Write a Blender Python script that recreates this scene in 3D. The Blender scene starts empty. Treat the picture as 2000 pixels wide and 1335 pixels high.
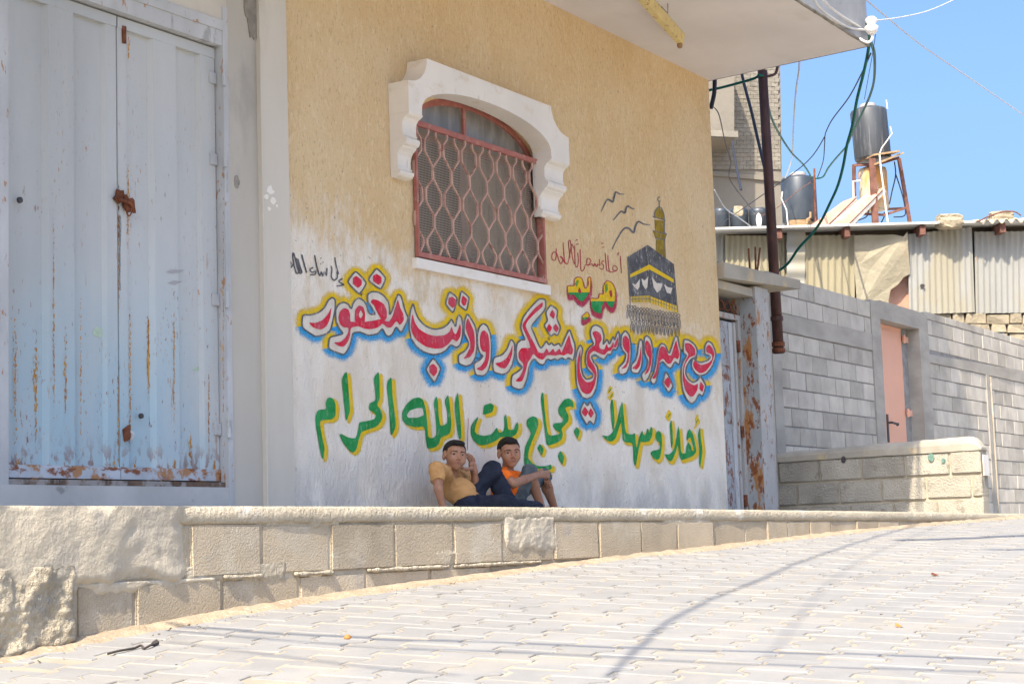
import bpy, bmesh, math, random
import numpy as np
from mathutils import Vector, Matrix, noise, geometry
random.seed(7)
SC = bpy.context.scene
COL = SC.collection

# ---------------------------------------------------------------- camera
FPX, CX, CY = 3425.0, 1000.0, 667.5          # focal length and centre in photo pixels (2000 x 1335)
CAM = np.array([0.0, -6.0, 0.0])
_e = np.array([2097., 318., FPX]); _e /= np.linalg.norm(_e)
_z = np.array([-990., -30370., FPX]); _z -= _e * (_z @ _e); _z /= np.linalg.norm(_z)
_y = -np.cross(_e, _z)
ROT = np.stack([_e, _y, _z])                  # image axes (right, down, forward) -> world
cam_d = bpy.data.cameras.new('camera'); cam = bpy.data.objects.new('camera', cam_d); COL.objects.link(cam)
cam_d.sensor_width = 36.0; cam_d.sensor_fit = 'HORIZONTAL'; cam_d.lens = 36.0 * FPX / 2000.0
cam_d.clip_start = 0.05; cam_d.clip_end = 2000
rt, dn, fw = ROT @ [1, 0, 0], ROT @ [0, 1, 0], ROT @ [0, 0, 1]
cam.matrix_world = Matrix(((rt[0], -dn[0], -fw[0], CAM[0]), (rt[1], -dn[1], -fw[1], CAM[1]), (rt[2], -dn[2], -fw[2], CAM[2]), (0, 0, 0, 1)))
SC.camera = cam

# ---------------------------------------------------------------- sky, sun, exposure
SUN_TRAVEL = Vector((1.0, 0.17, -1.149)).normalized()
TO_SUN = -SUN_TRAVEL
elev = math.asin(TO_SUN.z); azim = math.atan2(TO_SUN.x, TO_SUN.y)
world = bpy.data.worlds.new('World'); SC.world = world; world.use_nodes = True
wn = world.node_tree; bg = wn.nodes['Background']
sky = wn.nodes.new('ShaderNodeTexSky'); sky.sky_type = 'NISHITA'; sky.sun_disc = False
sky.sun_elevation = elev; sky.sun_rotation = azim; sky.air_density = 1.0; sky.dust_density = 6.0; sky.ozone_density = 9.0
wn.links.new(sky.outputs[0], bg.inputs[0]); bg.inputs[1].default_value = 0.095
sun_d = bpy.data.lights.new('sun', 'SUN'); sun_d.energy = 2.35; sun_d.angle = math.radians(0.5); sun_d.color = (1.0, 0.885, 0.71)
sun = bpy.data.objects.new('sun', sun_d); COL.objects.link(sun)
sun.location = (-20, -10, 25); sun.rotation_euler = SUN_TRAVEL.to_track_quat('-Z', 'Y').to_euler()
SC.view_settings.view_transform = 'Standard'; SC.view_settings.look = 'None'
SC.view_settings.gamma = 1.0; SC.view_settings.exposure = 1.86
SC.render.engine = 'CYCLES'
SC.cycles.transparent_max_bounces = 48; SC.cycles.max_bounces = 8; SC.cycles.diffuse_bounces = 6
SC.cycles.use_denoising = True

# ---------------------------------------------------------------- measuring helpers
def ray(px, py): return ROT @ np.array([px - CX, py - CY, FPX])
def at_y(px, py, Y): d = ray(px, py); return Vector(CAM + d * ((Y - CAM[1]) / d[1]))
def at_x(px, py, X): d = ray(px, py); return Vector(CAM + d * ((X - CAM[0]) / d[0]))
def at_z(px, py, Z): d = ray(px, py); return Vector(CAM + d * ((Z - CAM[2]) / d[2]))
def at_d(px, py, D): return Vector(CAM + ray(px, py) * (D / FPX))
def depth(p): return float((np.array(p) - CAM) @ fw)
def fbm(x, y, z, s=1.0, o=3):
    v, a = 0.0, 0.5
    for i in range(o):
        v += a * noise.noise((x * s, y * s, z * s)); s *= 2.1; a *= 0.5
    return v

# ---------------------------------------------------------------- objects
WM = {}
def link(o, parent=None, basis=None, **props):
    COL.objects.link(o); m = basis or Matrix.Identity(4)
    if parent is not None:
        o.parent = parent; o.matrix_parent_inverse = WM[parent.name].inverted()
    o.matrix_basis = m; WM[o.name] = m.copy()
    for k, v in props.items(): o[k] = v
    return o
def thing(name, label, cat, loc, group=None):
    o = bpy.data.objects.new(name, None); o.empty_display_size = 0.1
    link(o, None, Matrix.Translation(Vector(loc)), label=label, category=cat)
    if group: o['group'] = group
    return o
def tag(o, label, cat, group=None):
    o['label'] = label; o['category'] = cat
    if group: o['group'] = group
    return o
class MB:
    """collects shapes, then links them as one mesh object"""
    def __init__(self): self.v = []; self.f = []; self.mi = []; self.cur = 0; self.fade = {}
    def add(self, vs, fs):
        n = len(self.v); self.v += [tuple(p) for p in vs]
        for f in fs: self.f.append(tuple(i + n for i in f)); self.mi.append(self.cur)
        return self
    def box(self, x0, x1, y0, y1, z0, z1):
        return self.add([(x0,y0,z0),(x1,y0,z0),(x1,y1,z0),(x0,y1,z0),(x0,y0,z1),(x1,y0,z1),(x1,y1,z1),(x0,y1,z1)],
                        [(0,3,2,1),(4,5,6,7),(0,1,5,4),(1,2,6,5),(2,3,7,6),(3,0,4,7)])
    def hexa(self, p):   # 8 corners: bottom ring 0-3, top ring 4-7
        return self.add(p, [(0,3,2,1),(4,5,6,7),(0,1,5,4),(1,2,6,5),(2,3,7,6),(3,0,4,7)])
    def prism(self, pts, vec):
        n = len(pts); vec = Vector(vec); a = [Vector(p) for p in pts]
        self.add(a + [p + vec for p in a], [tuple(range(n))[::-1], tuple(range(n, 2*n))] + [(i, (i+1) % n, n + (i+1) % n, n + i) for i in range(n)])
        return self
    def tube(self, pts, r, n=8, cap=True):
        pts = [Vector(p) for p in pts]; m = len(pts); rs = r if isinstance(r, (list, tuple)) else [r] * m
        up = None; vs = []
        for i, p in enumerate(pts):
            t = (pts[min(i+1, m-1)] - pts[max(i-1, 0)])
            t = t.normalized() if t.length > 1e-9 else Vector((0,0,1))
            if up is None: up = t.orthogonal().normalized()
            up = (up - t * up.dot(t)); up = up.normalized() if up.length > 1e-6 else t.orthogonal().normalized()
            b = t.cross(up)
            for k in range(n):
                a = 2 * math.pi * k / n; vs.append(p + (up * math.cos(a) + b * math.sin(a)) * rs[i])
        fs = [(i*n+k, i*n+(k+1) % n, (i+1)*n+(k+1) % n, (i+1)*n+k) for i in range(m-1) for k in range(n)]
        if cap: fs += [tuple(range(n))[::-1], tuple(range((m-1)*n, m*n))]
        return self.add(vs, fs)
    def lathe(self, prof, base, axis=(0,0,1), n=24):
        ax = Vector(axis).normalized(); u = ax.orthogonal().normalized(); w = ax.cross(u); b = Vector(base); vs = []
        for r, h in prof:
            for k in range(n):
                a = 2*math.pi*k/n; vs.append(b + ax*h + (u*math.cos(a) + w*math.sin(a))*r)
        m = len(prof)
        fs = [(i*n+k, i*n+(k+1) % n, (i+1)*n+(k+1) % n, (i+1)*n+k) for i in range(m-1) for k in range(n)]
        fs += [tuple(range(n))[::-1], tuple(range((m-1)*n, m*n))]
        return self.add(vs, fs)
    def mesh(self, name, mats, smooth=False):
        me = bpy.data.meshes.new(name); me.from_pydata(self.v, [], self.f); me.update()
        for m in (mats if isinstance(mats, (list, tuple)) else [mats]): me.materials.append(m)
        if any(self.mi): me.polygons.foreach_set('material_index', self.mi)
        if smooth: me.polygons.foreach_set('use_smooth', [True] * len(me.polygons))
        return me
    def build(self, name, mats, parent=None, smooth=False, fix=True, **props):
        me = self.mesh(name, mats, smooth)
        if fix:
            bm = bmesh.new(); bm.from_mesh(me); bmesh.ops.recalc_face_normals(bm, faces=bm.faces); bm.to_mesh(me); bm.free()
        return link(bpy.data.objects.new(name, me), parent, **props)
def box_mesh(name, sx, sy, sz, mat, bev=0.006, seg=1, chips=0.0, seed=0):
    bm = bmesh.new(); bmesh.ops.create_cube(bm, size=1.0)
    bmesh.ops.scale(bm, vec=(sx, sy, sz), verts=bm.verts)
    if bev: bmesh.ops.bevel(bm, geom=bm.edges[:], offset=bev, segments=seg, affect='EDGES')
    if chips:
        for v in bm.verts: v.co += Vector(noise.noise_vector(v.co * 9 + Vector((seed * 7.1, 0, 0)))) * chips
    me = bpy.data.meshes.new(name); bm.to_mesh(me); bm.free(); me.materials.append(mat); return me
def inst(name, me, parent, loc, rotz=0.0, **props):
    return link(bpy.data.objects.new(name, me), parent, Matrix.Translation(Vector(loc)) @ Matrix.Rotation(rotz, 4, 'Z'), **props)
def catmull(pts, n=6, closed=False):
    P = [Vector(p) for p in pts]; m = len(P); out = []
    for i in range(m if closed else m - 1):
        g = (lambda j: P[j % m]) if closed else (lambda j: P[max(0, min(m-1, j))])
        a, b, c, d = g(i-1), g(i), g(i+1), g(i+2)
        for k in range(n):
            t = k / n; out.append(0.5*((2*b) + (c-a)*t + (2*a-5*b+4*c-d)*t*t + (3*b-a-3*c+d)*t**3))
    if not closed: out.append(P[-1])
    return out

# ---------------------------------------------------------------- materials
class NT:
    def __init__(self, name):
        self.m = bpy.data.materials.new(name); self.m.use_nodes = True; self.t = self.m.node_tree; self.t.nodes.clear()
        self.out = self.t.nodes.new('ShaderNodeOutputMaterial'); self.b = self.t.nodes.new('ShaderNodeBsdfPrincipled')
        self.t.links.new(self.b.outputs[0], self.out.inputs[0]); self.pos = self.n('ShaderNodeNewGeometry').outputs['Position']
    def n(self, ty, **kw):
        nd = self.t.nodes.new(ty)
        for k, v in kw.items(): setattr(nd, k, v)
        return nd
    def set(self, sock, v):
        if isinstance(v, bpy.types.NodeSocket): self.t.links.new(v, sock)
        elif v is not None:
            if sock.type == 'RGBA' and len(v) == 3: v = (*v, 1)
            sock.default_value = v
    def math(self, op, a, b=None, c=None, clamp=False):
        nd = self.n('ShaderNodeMath', operation=op, use_clamp=clamp)
        for i, v in enumerate((a, b, c)):
            if v is not None: self.set(nd.inputs[i], v)
        return nd.outputs[0]
    def noise(self, scale=1.0, stretch=(1, 1, 1), detail=4, rough=0.55, off=0.0, dist=0.0):
        mp = self.n('ShaderNodeMapping'); self.set(mp.inputs['Vector'], self.pos)
        mp.inputs['Scale'].default_value = [scale * s for s in stretch]; mp.inputs['Location'].default_value = (off, off * 1.7, off * 0.6)
        nd = self.n('ShaderNodeTexNoise'); self.set(nd.inputs['Vector'], mp.outputs[0])
        nd.inputs['Scale'].default_value = 1; nd.inputs['Detail'].default_value = detail; nd.inputs['Roughness'].default_value = rough; nd.inputs['Distortion'].default_value = dist
        return nd.outputs[0]
    def ramp(self, v, lo, hi, a=0.0, b=1.0):
        nd = self.n('ShaderNodeMapRange', interpolation_type='SMOOTHSTEP'); self.set(nd.inputs[0], v)
        for i, x in enumerate((lo, hi, a, b)): self.set(nd.inputs[i+1], x)
        return nd.outputs[0]
    def mix(self, f, a, b, mode='MIX'):
        nd = self.n('ShaderNodeMix', data_type='RGBA', blend_type=mode)
        self.set(nd.inputs[0], f); self.set(nd.inputs[6], a); self.set(nd.inputs[7], b); return nd.outputs[2]
    def bump(self, h, strength=0.5, dist=0.01, nrm=None):
        nd = self.n('ShaderNodeBump'); nd.inputs['Strength'].default_value = strength; nd.inputs['Distance'].default_value = dist
        self.set(nd.inputs['Height'], h)
        if nrm is not None: self.set(nd.inputs['Normal'], nrm)
        return nd.outputs[0]
    def xyz(self):
        s = self.n('ShaderNodeSeparateXYZ'); self.set(s.inputs[0], self.pos); return s.outputs
    def rand(self): return self.n('ShaderNodeObjectInfo').outputs['Random']
    def done(self, col, rough=0.85, nrm=None, metal=0.0, spec=0.3):
        self.set(self.b.inputs['Base Color'], col); self.set(self.b.inputs['Roughness'], rough); self.set(self.b.inputs['Metallic'], metal)
        self.b.inputs['Specular IOR Level'].default_value = spec
        if nrm is not None: self.set(self.b.inputs['Normal'], nrm)
        return self.m
def mat(name, col, var=0.18, vs=3.0, stretch=(1,1,1), rough=0.85, bump=0.0, bs=60.0, bd=0.004, bst=(1,1,1), metal=0.0, spec=0.25, rand=0.0, layers=(), big=0.0):
    """surface colour with cloudy variation, optional stains/wear/tints (colour, scale, stretch, lo, hi, amount[, z0, z1]) and fine relief"""
    N = NT(name); c = col
    nz = N.ramp(N.noise(vs, stretch, 5), 0.25, 0.75, 1 - var, 1 + var)
    c = N.mix(1.0, c, N.n('ShaderNodeCombineColor').outputs[0], 'MULTIPLY') if False else c
    v = N.n('ShaderNodeVectorMath', operation='SCALE'); v.inputs[0].default_value = col; N.set(v.inputs['Scale'], nz); c = v.outputs[0]
    if rand:
        v2 = N.n('ShaderNodeVectorMath', operation='SCALE'); N.set(v2.inputs[0], c); N.set(v2.inputs['Scale'], N.ramp(N.rand(), 0, 1, 1 - rand, 1 + rand)); c = v2.outputs[0]
    for i, L in enumerate(layers):
        f = N.ramp(N.noise(L[1], L[2], 6, 0.62, off=3.1 * (i + 1)), L[3], L[4], 0, L[5])
        if len(L) > 6: f = N.math('MULTIPLY', f, N.ramp(N.xyz()[2], L[6], L[7], 0.0, 1.0))
        if len(L) > 8: f = N.math('MULTIPLY', f, N.ramp(N.noise(L[8], (1, 1, 0.35), 4, 0.6, off=5.7 * (i + 2)), 0.46, 0.60))
        c = N.mix(f, c, L[0])
    nrm = None
    if bump: nrm = N.bump(N.noise(bs, bst, 6, 0.6), bump, bd)
    if big: nrm = N.bump(N.noise(7, (1,1,1), 3), big, 0.03, nrm)
    return N.done(c, rough, nrm, metal, spec)
# ---------------------------------------------------------------- the house's stucco, shared by wall and paint
def stucco_relief(N):
    h = N.math('ADD', N.noise(55, (1, 1, 0.42), 5, 0.65), N.math('MULTIPLY', N.noise(16, (1, 1, 0.5), 3), 0.6))
    return N.bump(h, 0.8, 0.024)
def stucco_mat():
    N = NT('tan_stucco'); x, y, z = N.xyz()
    tan = N.mix(N.ramp(N.noise(1.6, (1, 1, 0.6), 4), 0.35, 0.7), (0.69, 0.50, 0.27), (0.735, 0.565, 0.34))
    tan = N.mix(N.ramp(N.noise(44, (1, 1, 0.36), 5, 0.7, 5.0), 0.52, 0.64, 0, 0.55), tan, (0.80, 0.66, 0.43))
    tan = N.mix(N.ramp(N.noise(58, (1, 1, 0.5), 4, 0.65, 9.0), 0.55, 0.66, 0, 0.38), tan, (0.42, 0.28, 0.125))
    # whitewashed band under the lettering: its ragged upper limit runs along the wall
    line = N.math('ADD', N.math('MULTIPLY_ADD', N.math('SUBTRACT', x, 7.5), -0.072, 1.86), N.math('MULTIPLY', N.math('SUBTRACT', N.noise(2.0, (1, 1, 0.8), 7, 0.72, 2.0), 0.5), 1.5))
    rag = N.math('MULTIPLY', N.math('SUBTRACT', N.noise(26, (1, 1, 0.32), 5, 0.7, 7.0), 0.5), 0.7)
    m = N.ramp(N.math('ADD', N.math('SUBTRACT', line, z), rag), -0.22, 0.24)
    m = N.math('MAXIMUM', m, N.ramp(N.math('SUBTRACT', line, z), 0.05, 0.55))
    wash = N.mix(N.ramp(N.noise(3.2, (1, 1, 0.5), 5, 0.6, 4.0), 0.4, 0.68), (0.84, 0.775, 0.665), (0.72, 0.635, 0.505))
    wash = N.mix(N.ramp(N.noise(5, (1, 1, 0.25), 5, 0.65, 6.0), 0.52, 0.72, 0, 0.5), wash, (0.74, 0.70, 0.625))
    wash = N.mix(N.math('MULTIPLY', N.ramp(z, 0.62, 0.2, 0, 0.55), N.ramp(N.noise(4, (1, 1, 0.6), 5, 0.65, 8.0), 0.35, 0.6)), wash, (0.42, 0.40, 0.37))
    wash = N.mix(N.math('MULTIPLY', N.ramp(N.noise(6, (1, 1, 0.45), 6, 0.7, 14.0), 0.50, 0.68, 0, 0.75), N.ramp(z, 0.75, 1.5)), wash, (0.60, 0.475, 0.29))
    wash = N.mix(N.ramp(N.noise(95, (1, 1, 0.7), 4, 0.7, 17.0), 0.56, 0.70, 0, 0.28), wash, (0.50, 0.455, 0.39))
    c = N.mix(m, tan, wash)
    c = N.mix(N.ramp(N.noise(38, (1, 1, 0.8), 3, 0.5, 12.0), 0.70, 0.76, 0, 0.6), c, (0.16, 0.155, 0.17))
    return N.done(c, 0.95, stucco_relief(N), 0, 0.1)
def paint(name, col, col2=None, fade=False, wear=0.35):
    N = NT(name); c = N.mix(N.ramp(N.noise(9, (1, 1, 1), 4, 0.6), 0.35, 0.65), col, col2 or [k * 0.82 for k in col])
    c = N.mix(N.ramp(N.noise(48, (1, 1, 0.42), 4, 0.7, 3.3), 0.56, 0.68, 0, wear), c, (0.70, 0.66, 0.60))
    N.done(c, 0.85, stucco_relief(N), 0, 0.15)
    if fade:
        at = N.n('ShaderNodeAttribute', attribute_name='fade').outputs['Fac']
        a = N.math('ADD', at, N.math('MULTIPLY', N.math('SUBTRACT', N.noise(420, (1, 1, 1), 1, 0.5), 0.5), 2.6))
        a = N.math('GREATER_THAN', a, 0.58)                 # spray speckle: each grain is paint or bare wall
        tr = N.n('ShaderNodeBsdfTransparent'); mx = N.n('ShaderNodeMixShader')
        N.set(mx.inputs[0], a); N.t.links.new(tr.outputs[0], mx.inputs[1]); N.t.links.new(N.b.outputs[0], mx.inputs[2])
        N.t.links.new(mx.outputs[0], N.out.inputs[0])
    return N.m
STUCCO = stucco_mat()
P_RED = paint('red_paint', (0.66, 0.022, 0.055), (0.58, 0.07, 0.11), wear=0.22)
P_WHITE = paint('white_paint', (0.74, 0.68, 0.585), (0.66, 0.59, 0.485), wear=0.1)
P_DARK = paint('charcoal_paint', (0.12, 0.12, 0.125), (0.18, 0.18, 0.185), wear=0.5)
P_YEL = paint('yellow_spray', (0.86, 0.57, 0.008), (0.80, 0.54, 0.03), fade=True, wear=0.3)
P_BLUE = paint('blue_spray', (0.03, 0.33, 0.70), (0.05, 0.38, 0.70), fade=True, wear=0.3)
P_GREEN = paint('green_paint', (0.018, 0.25, 0.06), (0.04, 0.32, 0.10), wear=0.25)
P_YEL2 = paint('yellow_paint', (0.82, 0.53, 0.012), (0.78, 0.54, 0.04), fade=True, wear=0.3)
P_OLIVE = paint('olive_paint', (0.22, 0.15, 0.015), (0.34, 0.24, 0.03))
P_PINK = paint('crimson_spray', (0.50, 0.05, 0.10), fade=True)
P_LIME = paint('lime_paint', (0.24, 0.33, 0.03), (0.1, 0.28, 0.06))
P_BLACK = paint('black_paint', (0.085, 0.085, 0.09), (0.15, 0.15, 0.155), wear=0.6)
P_THIN = paint('red_marker', (0.48, 0.04, 0.07), wear=0.4)

RUST = (0.20, 0.062, 0.018); RUST2 = (0.36, 0.15, 0.03)
M_GATE = mat('blue_grey_gate_paint', (0.455, 0.47, 0.46), 0.12, 1.3, (1, 1, 0.35), 0.55, 0.15, 20, 0.004, spec=0.3, big=0.10, layers=[
    ((0.52, 0.505, 0.455), 0.9, (1, 1, 0.5), 0.42, 0.72, 0.6, 1.6, 2.4),  # warm bounced light put into the colour of the upper gate
    ((0.29, 0.45, 0.53), 1.2, (1, 1, 0.5), 0.30, 0.6, 0.75, 1.7, 0.5),  # cool skylight tint put into the colour of the lower gate
    (RUST2, 75, (1, 1, 0.28), 0.60, 0.68, 0.8, 3.2, 1.4, 4.0), (RUST2, 13, (1, 1, 0.22), 0.64, 0.72, 0.65, 2.3, 1.2), (RUST, 50, (1, 1, 0.35), 0.62, 0.69, 0.9, 2.8, 1.0, 5.5), ((0.50, 0.50, 0.47), 5, (1, 1, 0.12), 0.5, 0.7, 0.3),
    (RUST, 22, (1, 1, 0.5), 0.50, 0.60, 0.9, 0.60, 0.34)])
M_GATE_RUST = mat('rust_eaten_gate_rail', (0.42, 0.46, 0.50), 0.15, 6, (1, 1, 1), 0.8, 0.4, 50, layers=[
    (RUST2, 12, (1, 1, 1), 0.50, 0.60, 0.85), (RUST, 17, (0.5, 1, 1), 0.53, 0.62, 0.95)])
M_FRAME = mat('pale_steel_frame', (0.45, 0.46, 0.46), 0.15, 4, (1, 1, 0.4), 0.7, 0.3, 40, layers=[(RUST2, 28, (1, 1, 0.35), 0.60, 0.67, 0.8), ((0.24, 0.24, 0.23), 9, (1, 1, 0.3), 0.60, 0.66, 0.6)])
M_RUST = mat('rusted_iron', (0.17, 0.06, 0.03), 0.4, 20, rough=0.9, bump=0.4, bs=80)
M_CONC_B = mat('bluish_concrete', (0.43, 0.43, 0.41), 0.12, 3, rough=0.9, bump=0.35, bs=45, layers=[((0.19, 0.19, 0.18), 5, (1, 1, 1.5), 0.60, 0.70, 0.7)])
M_COL1 = mat('smooth_grey_concrete', (0.45, 0.42, 0.36), 0.10, 1.6, (1, 1, 0.4), 0.85, 0.18, 30, layers=[((0.27, 0.26, 0.24), 3, (1, 1, 0.5), 0.55, 0.75, 0.5)])
M_COL2 = mat('pale_pilaster_plaster', (0.56, 0.52, 0.44), 0.08, 2.2, (1, 1, 0.3), 0.85, 0.15, 30, layers=[((0.40, 0.36, 0.28), 3, (1, 1, 0.4), 0.58, 0.72, 0.35)])
M_CHIP = mat('broken_concrete', (0.27, 0.25, 0.21), 0.35, 9, rough=0.95, bump=1.0, bs=35, bd=0.02)
M_WHITE = mat('white_gypsum', (0.74, 0.695, 0.62), 0.07, 2, rough=0.7, bump=0.12, bs=25, layers=[((0.58, 0.47, 0.31), 5, (1, 1, 1.8), 0.54, 0.72, 0.45), ((0.42, 0.36, 0.27), 16, (1, 1, 0.35), 0.60, 0.72, 0.4)])
M_SOFFIT = mat('cream_soffit_plaster', (0.64, 0.60, 0.575), 0.07, 1.1, rough=0.9, bump=0.12, bs=9, bd=0.01, layers=[((0.52, 0.49, 0.44), 1.4, (1, 2.5, 1), 0.52, 0.75, 0.45)])
M_FASCIA = mat('bare_grey_concrete', (0.31, 0.315, 0.32), 0.18, 2.5, rough=0.9, bump=0.35, bs=30, layers=[((0.17, 0.17, 0.17), 6, (1, 1, 1), 0.60, 0.70, 0.5)])
M_OXIDE = mat('red_oxide_paint', (0.37, 0.135, 0.105), 0.15, 8, rough=0.6, layers=[((0.48, 0.29, 0.23), 14, (1, 1, 1), 0.50, 0.70, 0.7)])
M_OXIDE2 = mat('faded_pink_oxide_paint', (0.50, 0.315, 0.245), 0.15, 10, rough=0.65, layers=[((0.30, 0.115, 0.08), 16, (1, 1, 1), 0.52, 0.64, 0.7)])
def glass_mat(name, col, rough=0.08):
    N = NT(name); nz = N.ramp(N.noise(14, (1, 1, 0.3), 4), 0.35, 0.75, 0.75, 1.35)
    v = N.n('ShaderNodeVectorMath', operation='SCALE'); v.inputs[0].default_value = col; N.set(v.inputs['Scale'], nz)
    return N.done(v.outputs[0], rough, None, 0, 0.7)
M_GLASS = glass_mat('dusty_window_glass', (0.20, 0.185, 0.16), 0.35)
M_CURT = mat('beige_curtain', (0.40, 0.33, 0.235), 0.08, 3, (1, 1, 0.1), rough=0.95)
M_CURTP = mat('pink_curtain_edge', (0.44, 0.27, 0.23), 0.1, 3, (1, 1, 0.1), rough=0.95)
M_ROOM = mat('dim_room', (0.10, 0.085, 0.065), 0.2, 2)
def mesh_screen():
    N = NT('fly_screen_mesh'); x, y, z = N.xyz()
    def bars(c): return N.math('GREATER_THAN', N.math('ABSOLUTE', N.math('SUBTRACT', N.math('FRACT', N.math('MULTIPLY', c, 62.0)), 0.5)), 0.30)
    a = N.math('MAXIMUM', bars(x), bars(z)); N.done((0.33, 0.28, 0.22), 0.8)
    tr = N.n('ShaderNodeBsdfTransparent'); mx = N.n('ShaderNodeMixShader'); N.set(mx.inputs[0], a)
    N.t.links.new(tr.outputs[0], mx.inputs[1]); N.t.links.new(N.b.outputs[0], mx.inputs[2]); N.t.links.new(mx.outputs[0], N.out.inputs[0]); return N.m
M_SCREEN = mesh_screen()
M_LAMP = mat('yellowed_lamp_enamel', (0.62, 0.50, 0.22), 0.1, 5, rough=0.5, layers=[(RUST, 22, (1, 1, 1), 0.58, 0.66, 0.9)])
def rust_speckle():
    N = NT('rust_speckle'); c = N.mix(N.ramp(N.noise(30, (1, 1, 0.6), 3), 0.4, 0.6), RUST2, (0.50, 0.27, 0.06)); N.done(c, 0.9)
    at = N.n('ShaderNodeAttribute', attribute_name='fade').outputs['Fac']
    a = N.math('GREATER_THAN', N.math('ADD', at, N.math('MULTIPLY', N.math('SUBTRACT', N.noise(120, (1, 1, 0.4), 4, 0.65), 0.5), 2.4)), 0.62)
    tr = N.n('ShaderNodeBsdfTransparent'); mx = N.n('ShaderNodeMixShader'); N.set(mx.inputs[0], a)
    N.t.links.new(tr.outputs[0], mx.inputs[1]); N.t.links.new(N.b.outputs[0], mx.inputs[2]); N.t.links.new(mx.outputs[0], N.out.inputs[0]); return N.m
M_SPECK = rust_speckle()
# street and masonry
def paver_mat():
    N = NT('pale_concrete_paver'); b = N.ramp(N.rand(), 0, 1, 0.96, 1.04)
    c = N.mix(N.ramp(N.noise(5, (1, 1, 1), 5, 0.6), 0.35, 0.7), (0.236, 0.231, 0.222), (0.268, 0.262, 0.250))
    c = N.mix(N.ramp(N.noise(2.4, (1, 1, 1), 5, 0.65, 3.0), 0.46, 0.66, 0, 0.6), c, (0.295, 0.272, 0.235))
    c = N.mix(N.ramp(N.noise(140, (1, 1, 1), 2, 0.5, 6.0), 0.62, 0.74, 0, 0.5), c, (0.30, 0.30, 0.31))
    v = N.n('ShaderNodeVectorMath', operation='SCALE'); N.set(v.inputs[0], c); N.set(v.inputs['Scale'], b)
    return N.done(v.outputs[0], 0.85, N.bump(N.noise(120, (1, 1, 1), 4, 0.6), 0.35, 0.003), 0, 0.25)
M_PAVER = paver_mat()
M_SAND = mat('joint_sand', (0.325, 0.285, 0.222), 0.12, 6, rough=0.95, bump=0.5, bs=90, bd=0.004, layers=[((0.40, 0.30, 0.19), 60, (1, 1, 1), 0.62, 0.72, 0.4)])
M_DIRT = mat('orange_sand', (0.36, 0.28, 0.19), 0.2, 12, rough=0.95, bump=0.8, bs=70, bd=0.01, layers=[((0.55, 0.50, 0.42), 55, (1, 1, 1), 0.58, 0.66, 0.7)])
def block_mat(name, col, rand=0.12, bump=0.8, bs=70, bd=0.008, layers=()):
    return mat(name, col, 0.14, 4, (1, 1, 1), 0.95, bump, bs, bd, spec=0.12, rand=rand, layers=layers)
M_PLBLOCK = block_mat('pitted_tan_block', (0.485, 0.405, 0.29), 0.12, 0.9, 115, 0.014, [((0.62, 0.57, 0.47), 3, (1, 1, 1), 0.52, 0.7, 0.5), ((0.30, 0.295, 0.30), 4, (1, 1, 1), 0.60, 0.72, 0.35)])
M_CAP = mat('worn_cement_cap', (0.48, 0.415, 0.305), 0.14, 2.5, rough=0.95, bump=0.9, bs=48, bd=0.025, big=0.25, layers=[((0.40, 0.37, 0.32), 3, (0.6, 1, 1), 0.55, 0.7, 0.5), ((0.72, 0.68, 0.60), 5, (1, 1, 1), 0.58, 0.70, 0.6)])
M_PLASTER = mat('troweled_plaster', (0.50, 0.435, 0.325), 0.10, 2, rough=0.95, bump=0.6, bs=60, bd=0.010, big=0.10, layers=[((0.34, 0.315, 0.27), 7, (1, 0.5, 1), 0.60, 0.70, 0.5), ((0.42, 0.375, 0.30), 2.4, (1, 1, 1), 0.48, 0.66, 0.8)])
M_RUBBLE = mat('crumbling_concrete', (0.47, 0.405, 0.295), 0.25, 6, rough=0.98, bump=1.0, bs=55, bd=0.02, layers=[((0.34, 0.32, 0.28), 9, (1, 1, 1), 0.52, 0.66, 0.6)])
M_MORT = mat('tan_mortar', (0.44, 0.38, 0.285), 0.18, 8, rough=0.95, bump=0.7, bs=40, bd=0.01)
M_TERR = mat('terrace_cement', (0.46, 0.44, 0.40), 0.12, 3, rough=0.95, bump=0.3, bs=30)
M_GBLOCK = block_mat('grey_cement_block', (0.48, 0.44, 0.37), 0.17, 0.8, 60, 0.012, [((0.55, 0.515, 0.45), 3, (1, 1, 1), 0.48, 0.7, 0.5), ((0.45, 0.33, 0.26), 2.2, (1, 1, 1.5), 0.63, 0.74, 0.45)])
M_GMORT = mat('grey_mortar', (0.27, 0.26, 0.245), 0.2, 9, rough=0.95, bump=0.6, bs=50)
M_GBAND = mat('poured_concrete_band', (0.365, 0.335, 0.285), 0.16, 3, (0.6, 1, 1.6), 0.95, 0.5, 30, layers=[((0.40, 0.39, 0.37), 5, (0.5, 1, 1), 0.55, 0.7, 0.5)])
M_SBLOCK = block_mat('weathered_low_wall_block', (0.40, 0.365, 0.295), 0.12, 0.9, 60, 0.022, [((0.25, 0.225, 0.18), 7, (1, 1, 1), 0.58, 0.66, 0.75)])
M_PEACH = mat('peach_steel_door', (0.72, 0.385, 0.26), 0.06, 1.2, rough=0.5, bump=0.05, bs=10)
M_DARKM = mat('dark_metal', (0.045, 0.04, 0.04), 0.2, 10, rough=0.5, spec=0.5)
M_RDOOR = mat('rusty_grey_door', (0.36, 0.38, 0.39), 0.15, 5, rough=0.8, bump=0.3, bs=40, layers=[(RUST, 14, (1, 1, 0.7), 0.52, 0.62, 0.9), ((0.22, 0.15, 0.09), 30, (1, 1, 0.6), 0.55, 0.68, 0.6)])
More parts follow.
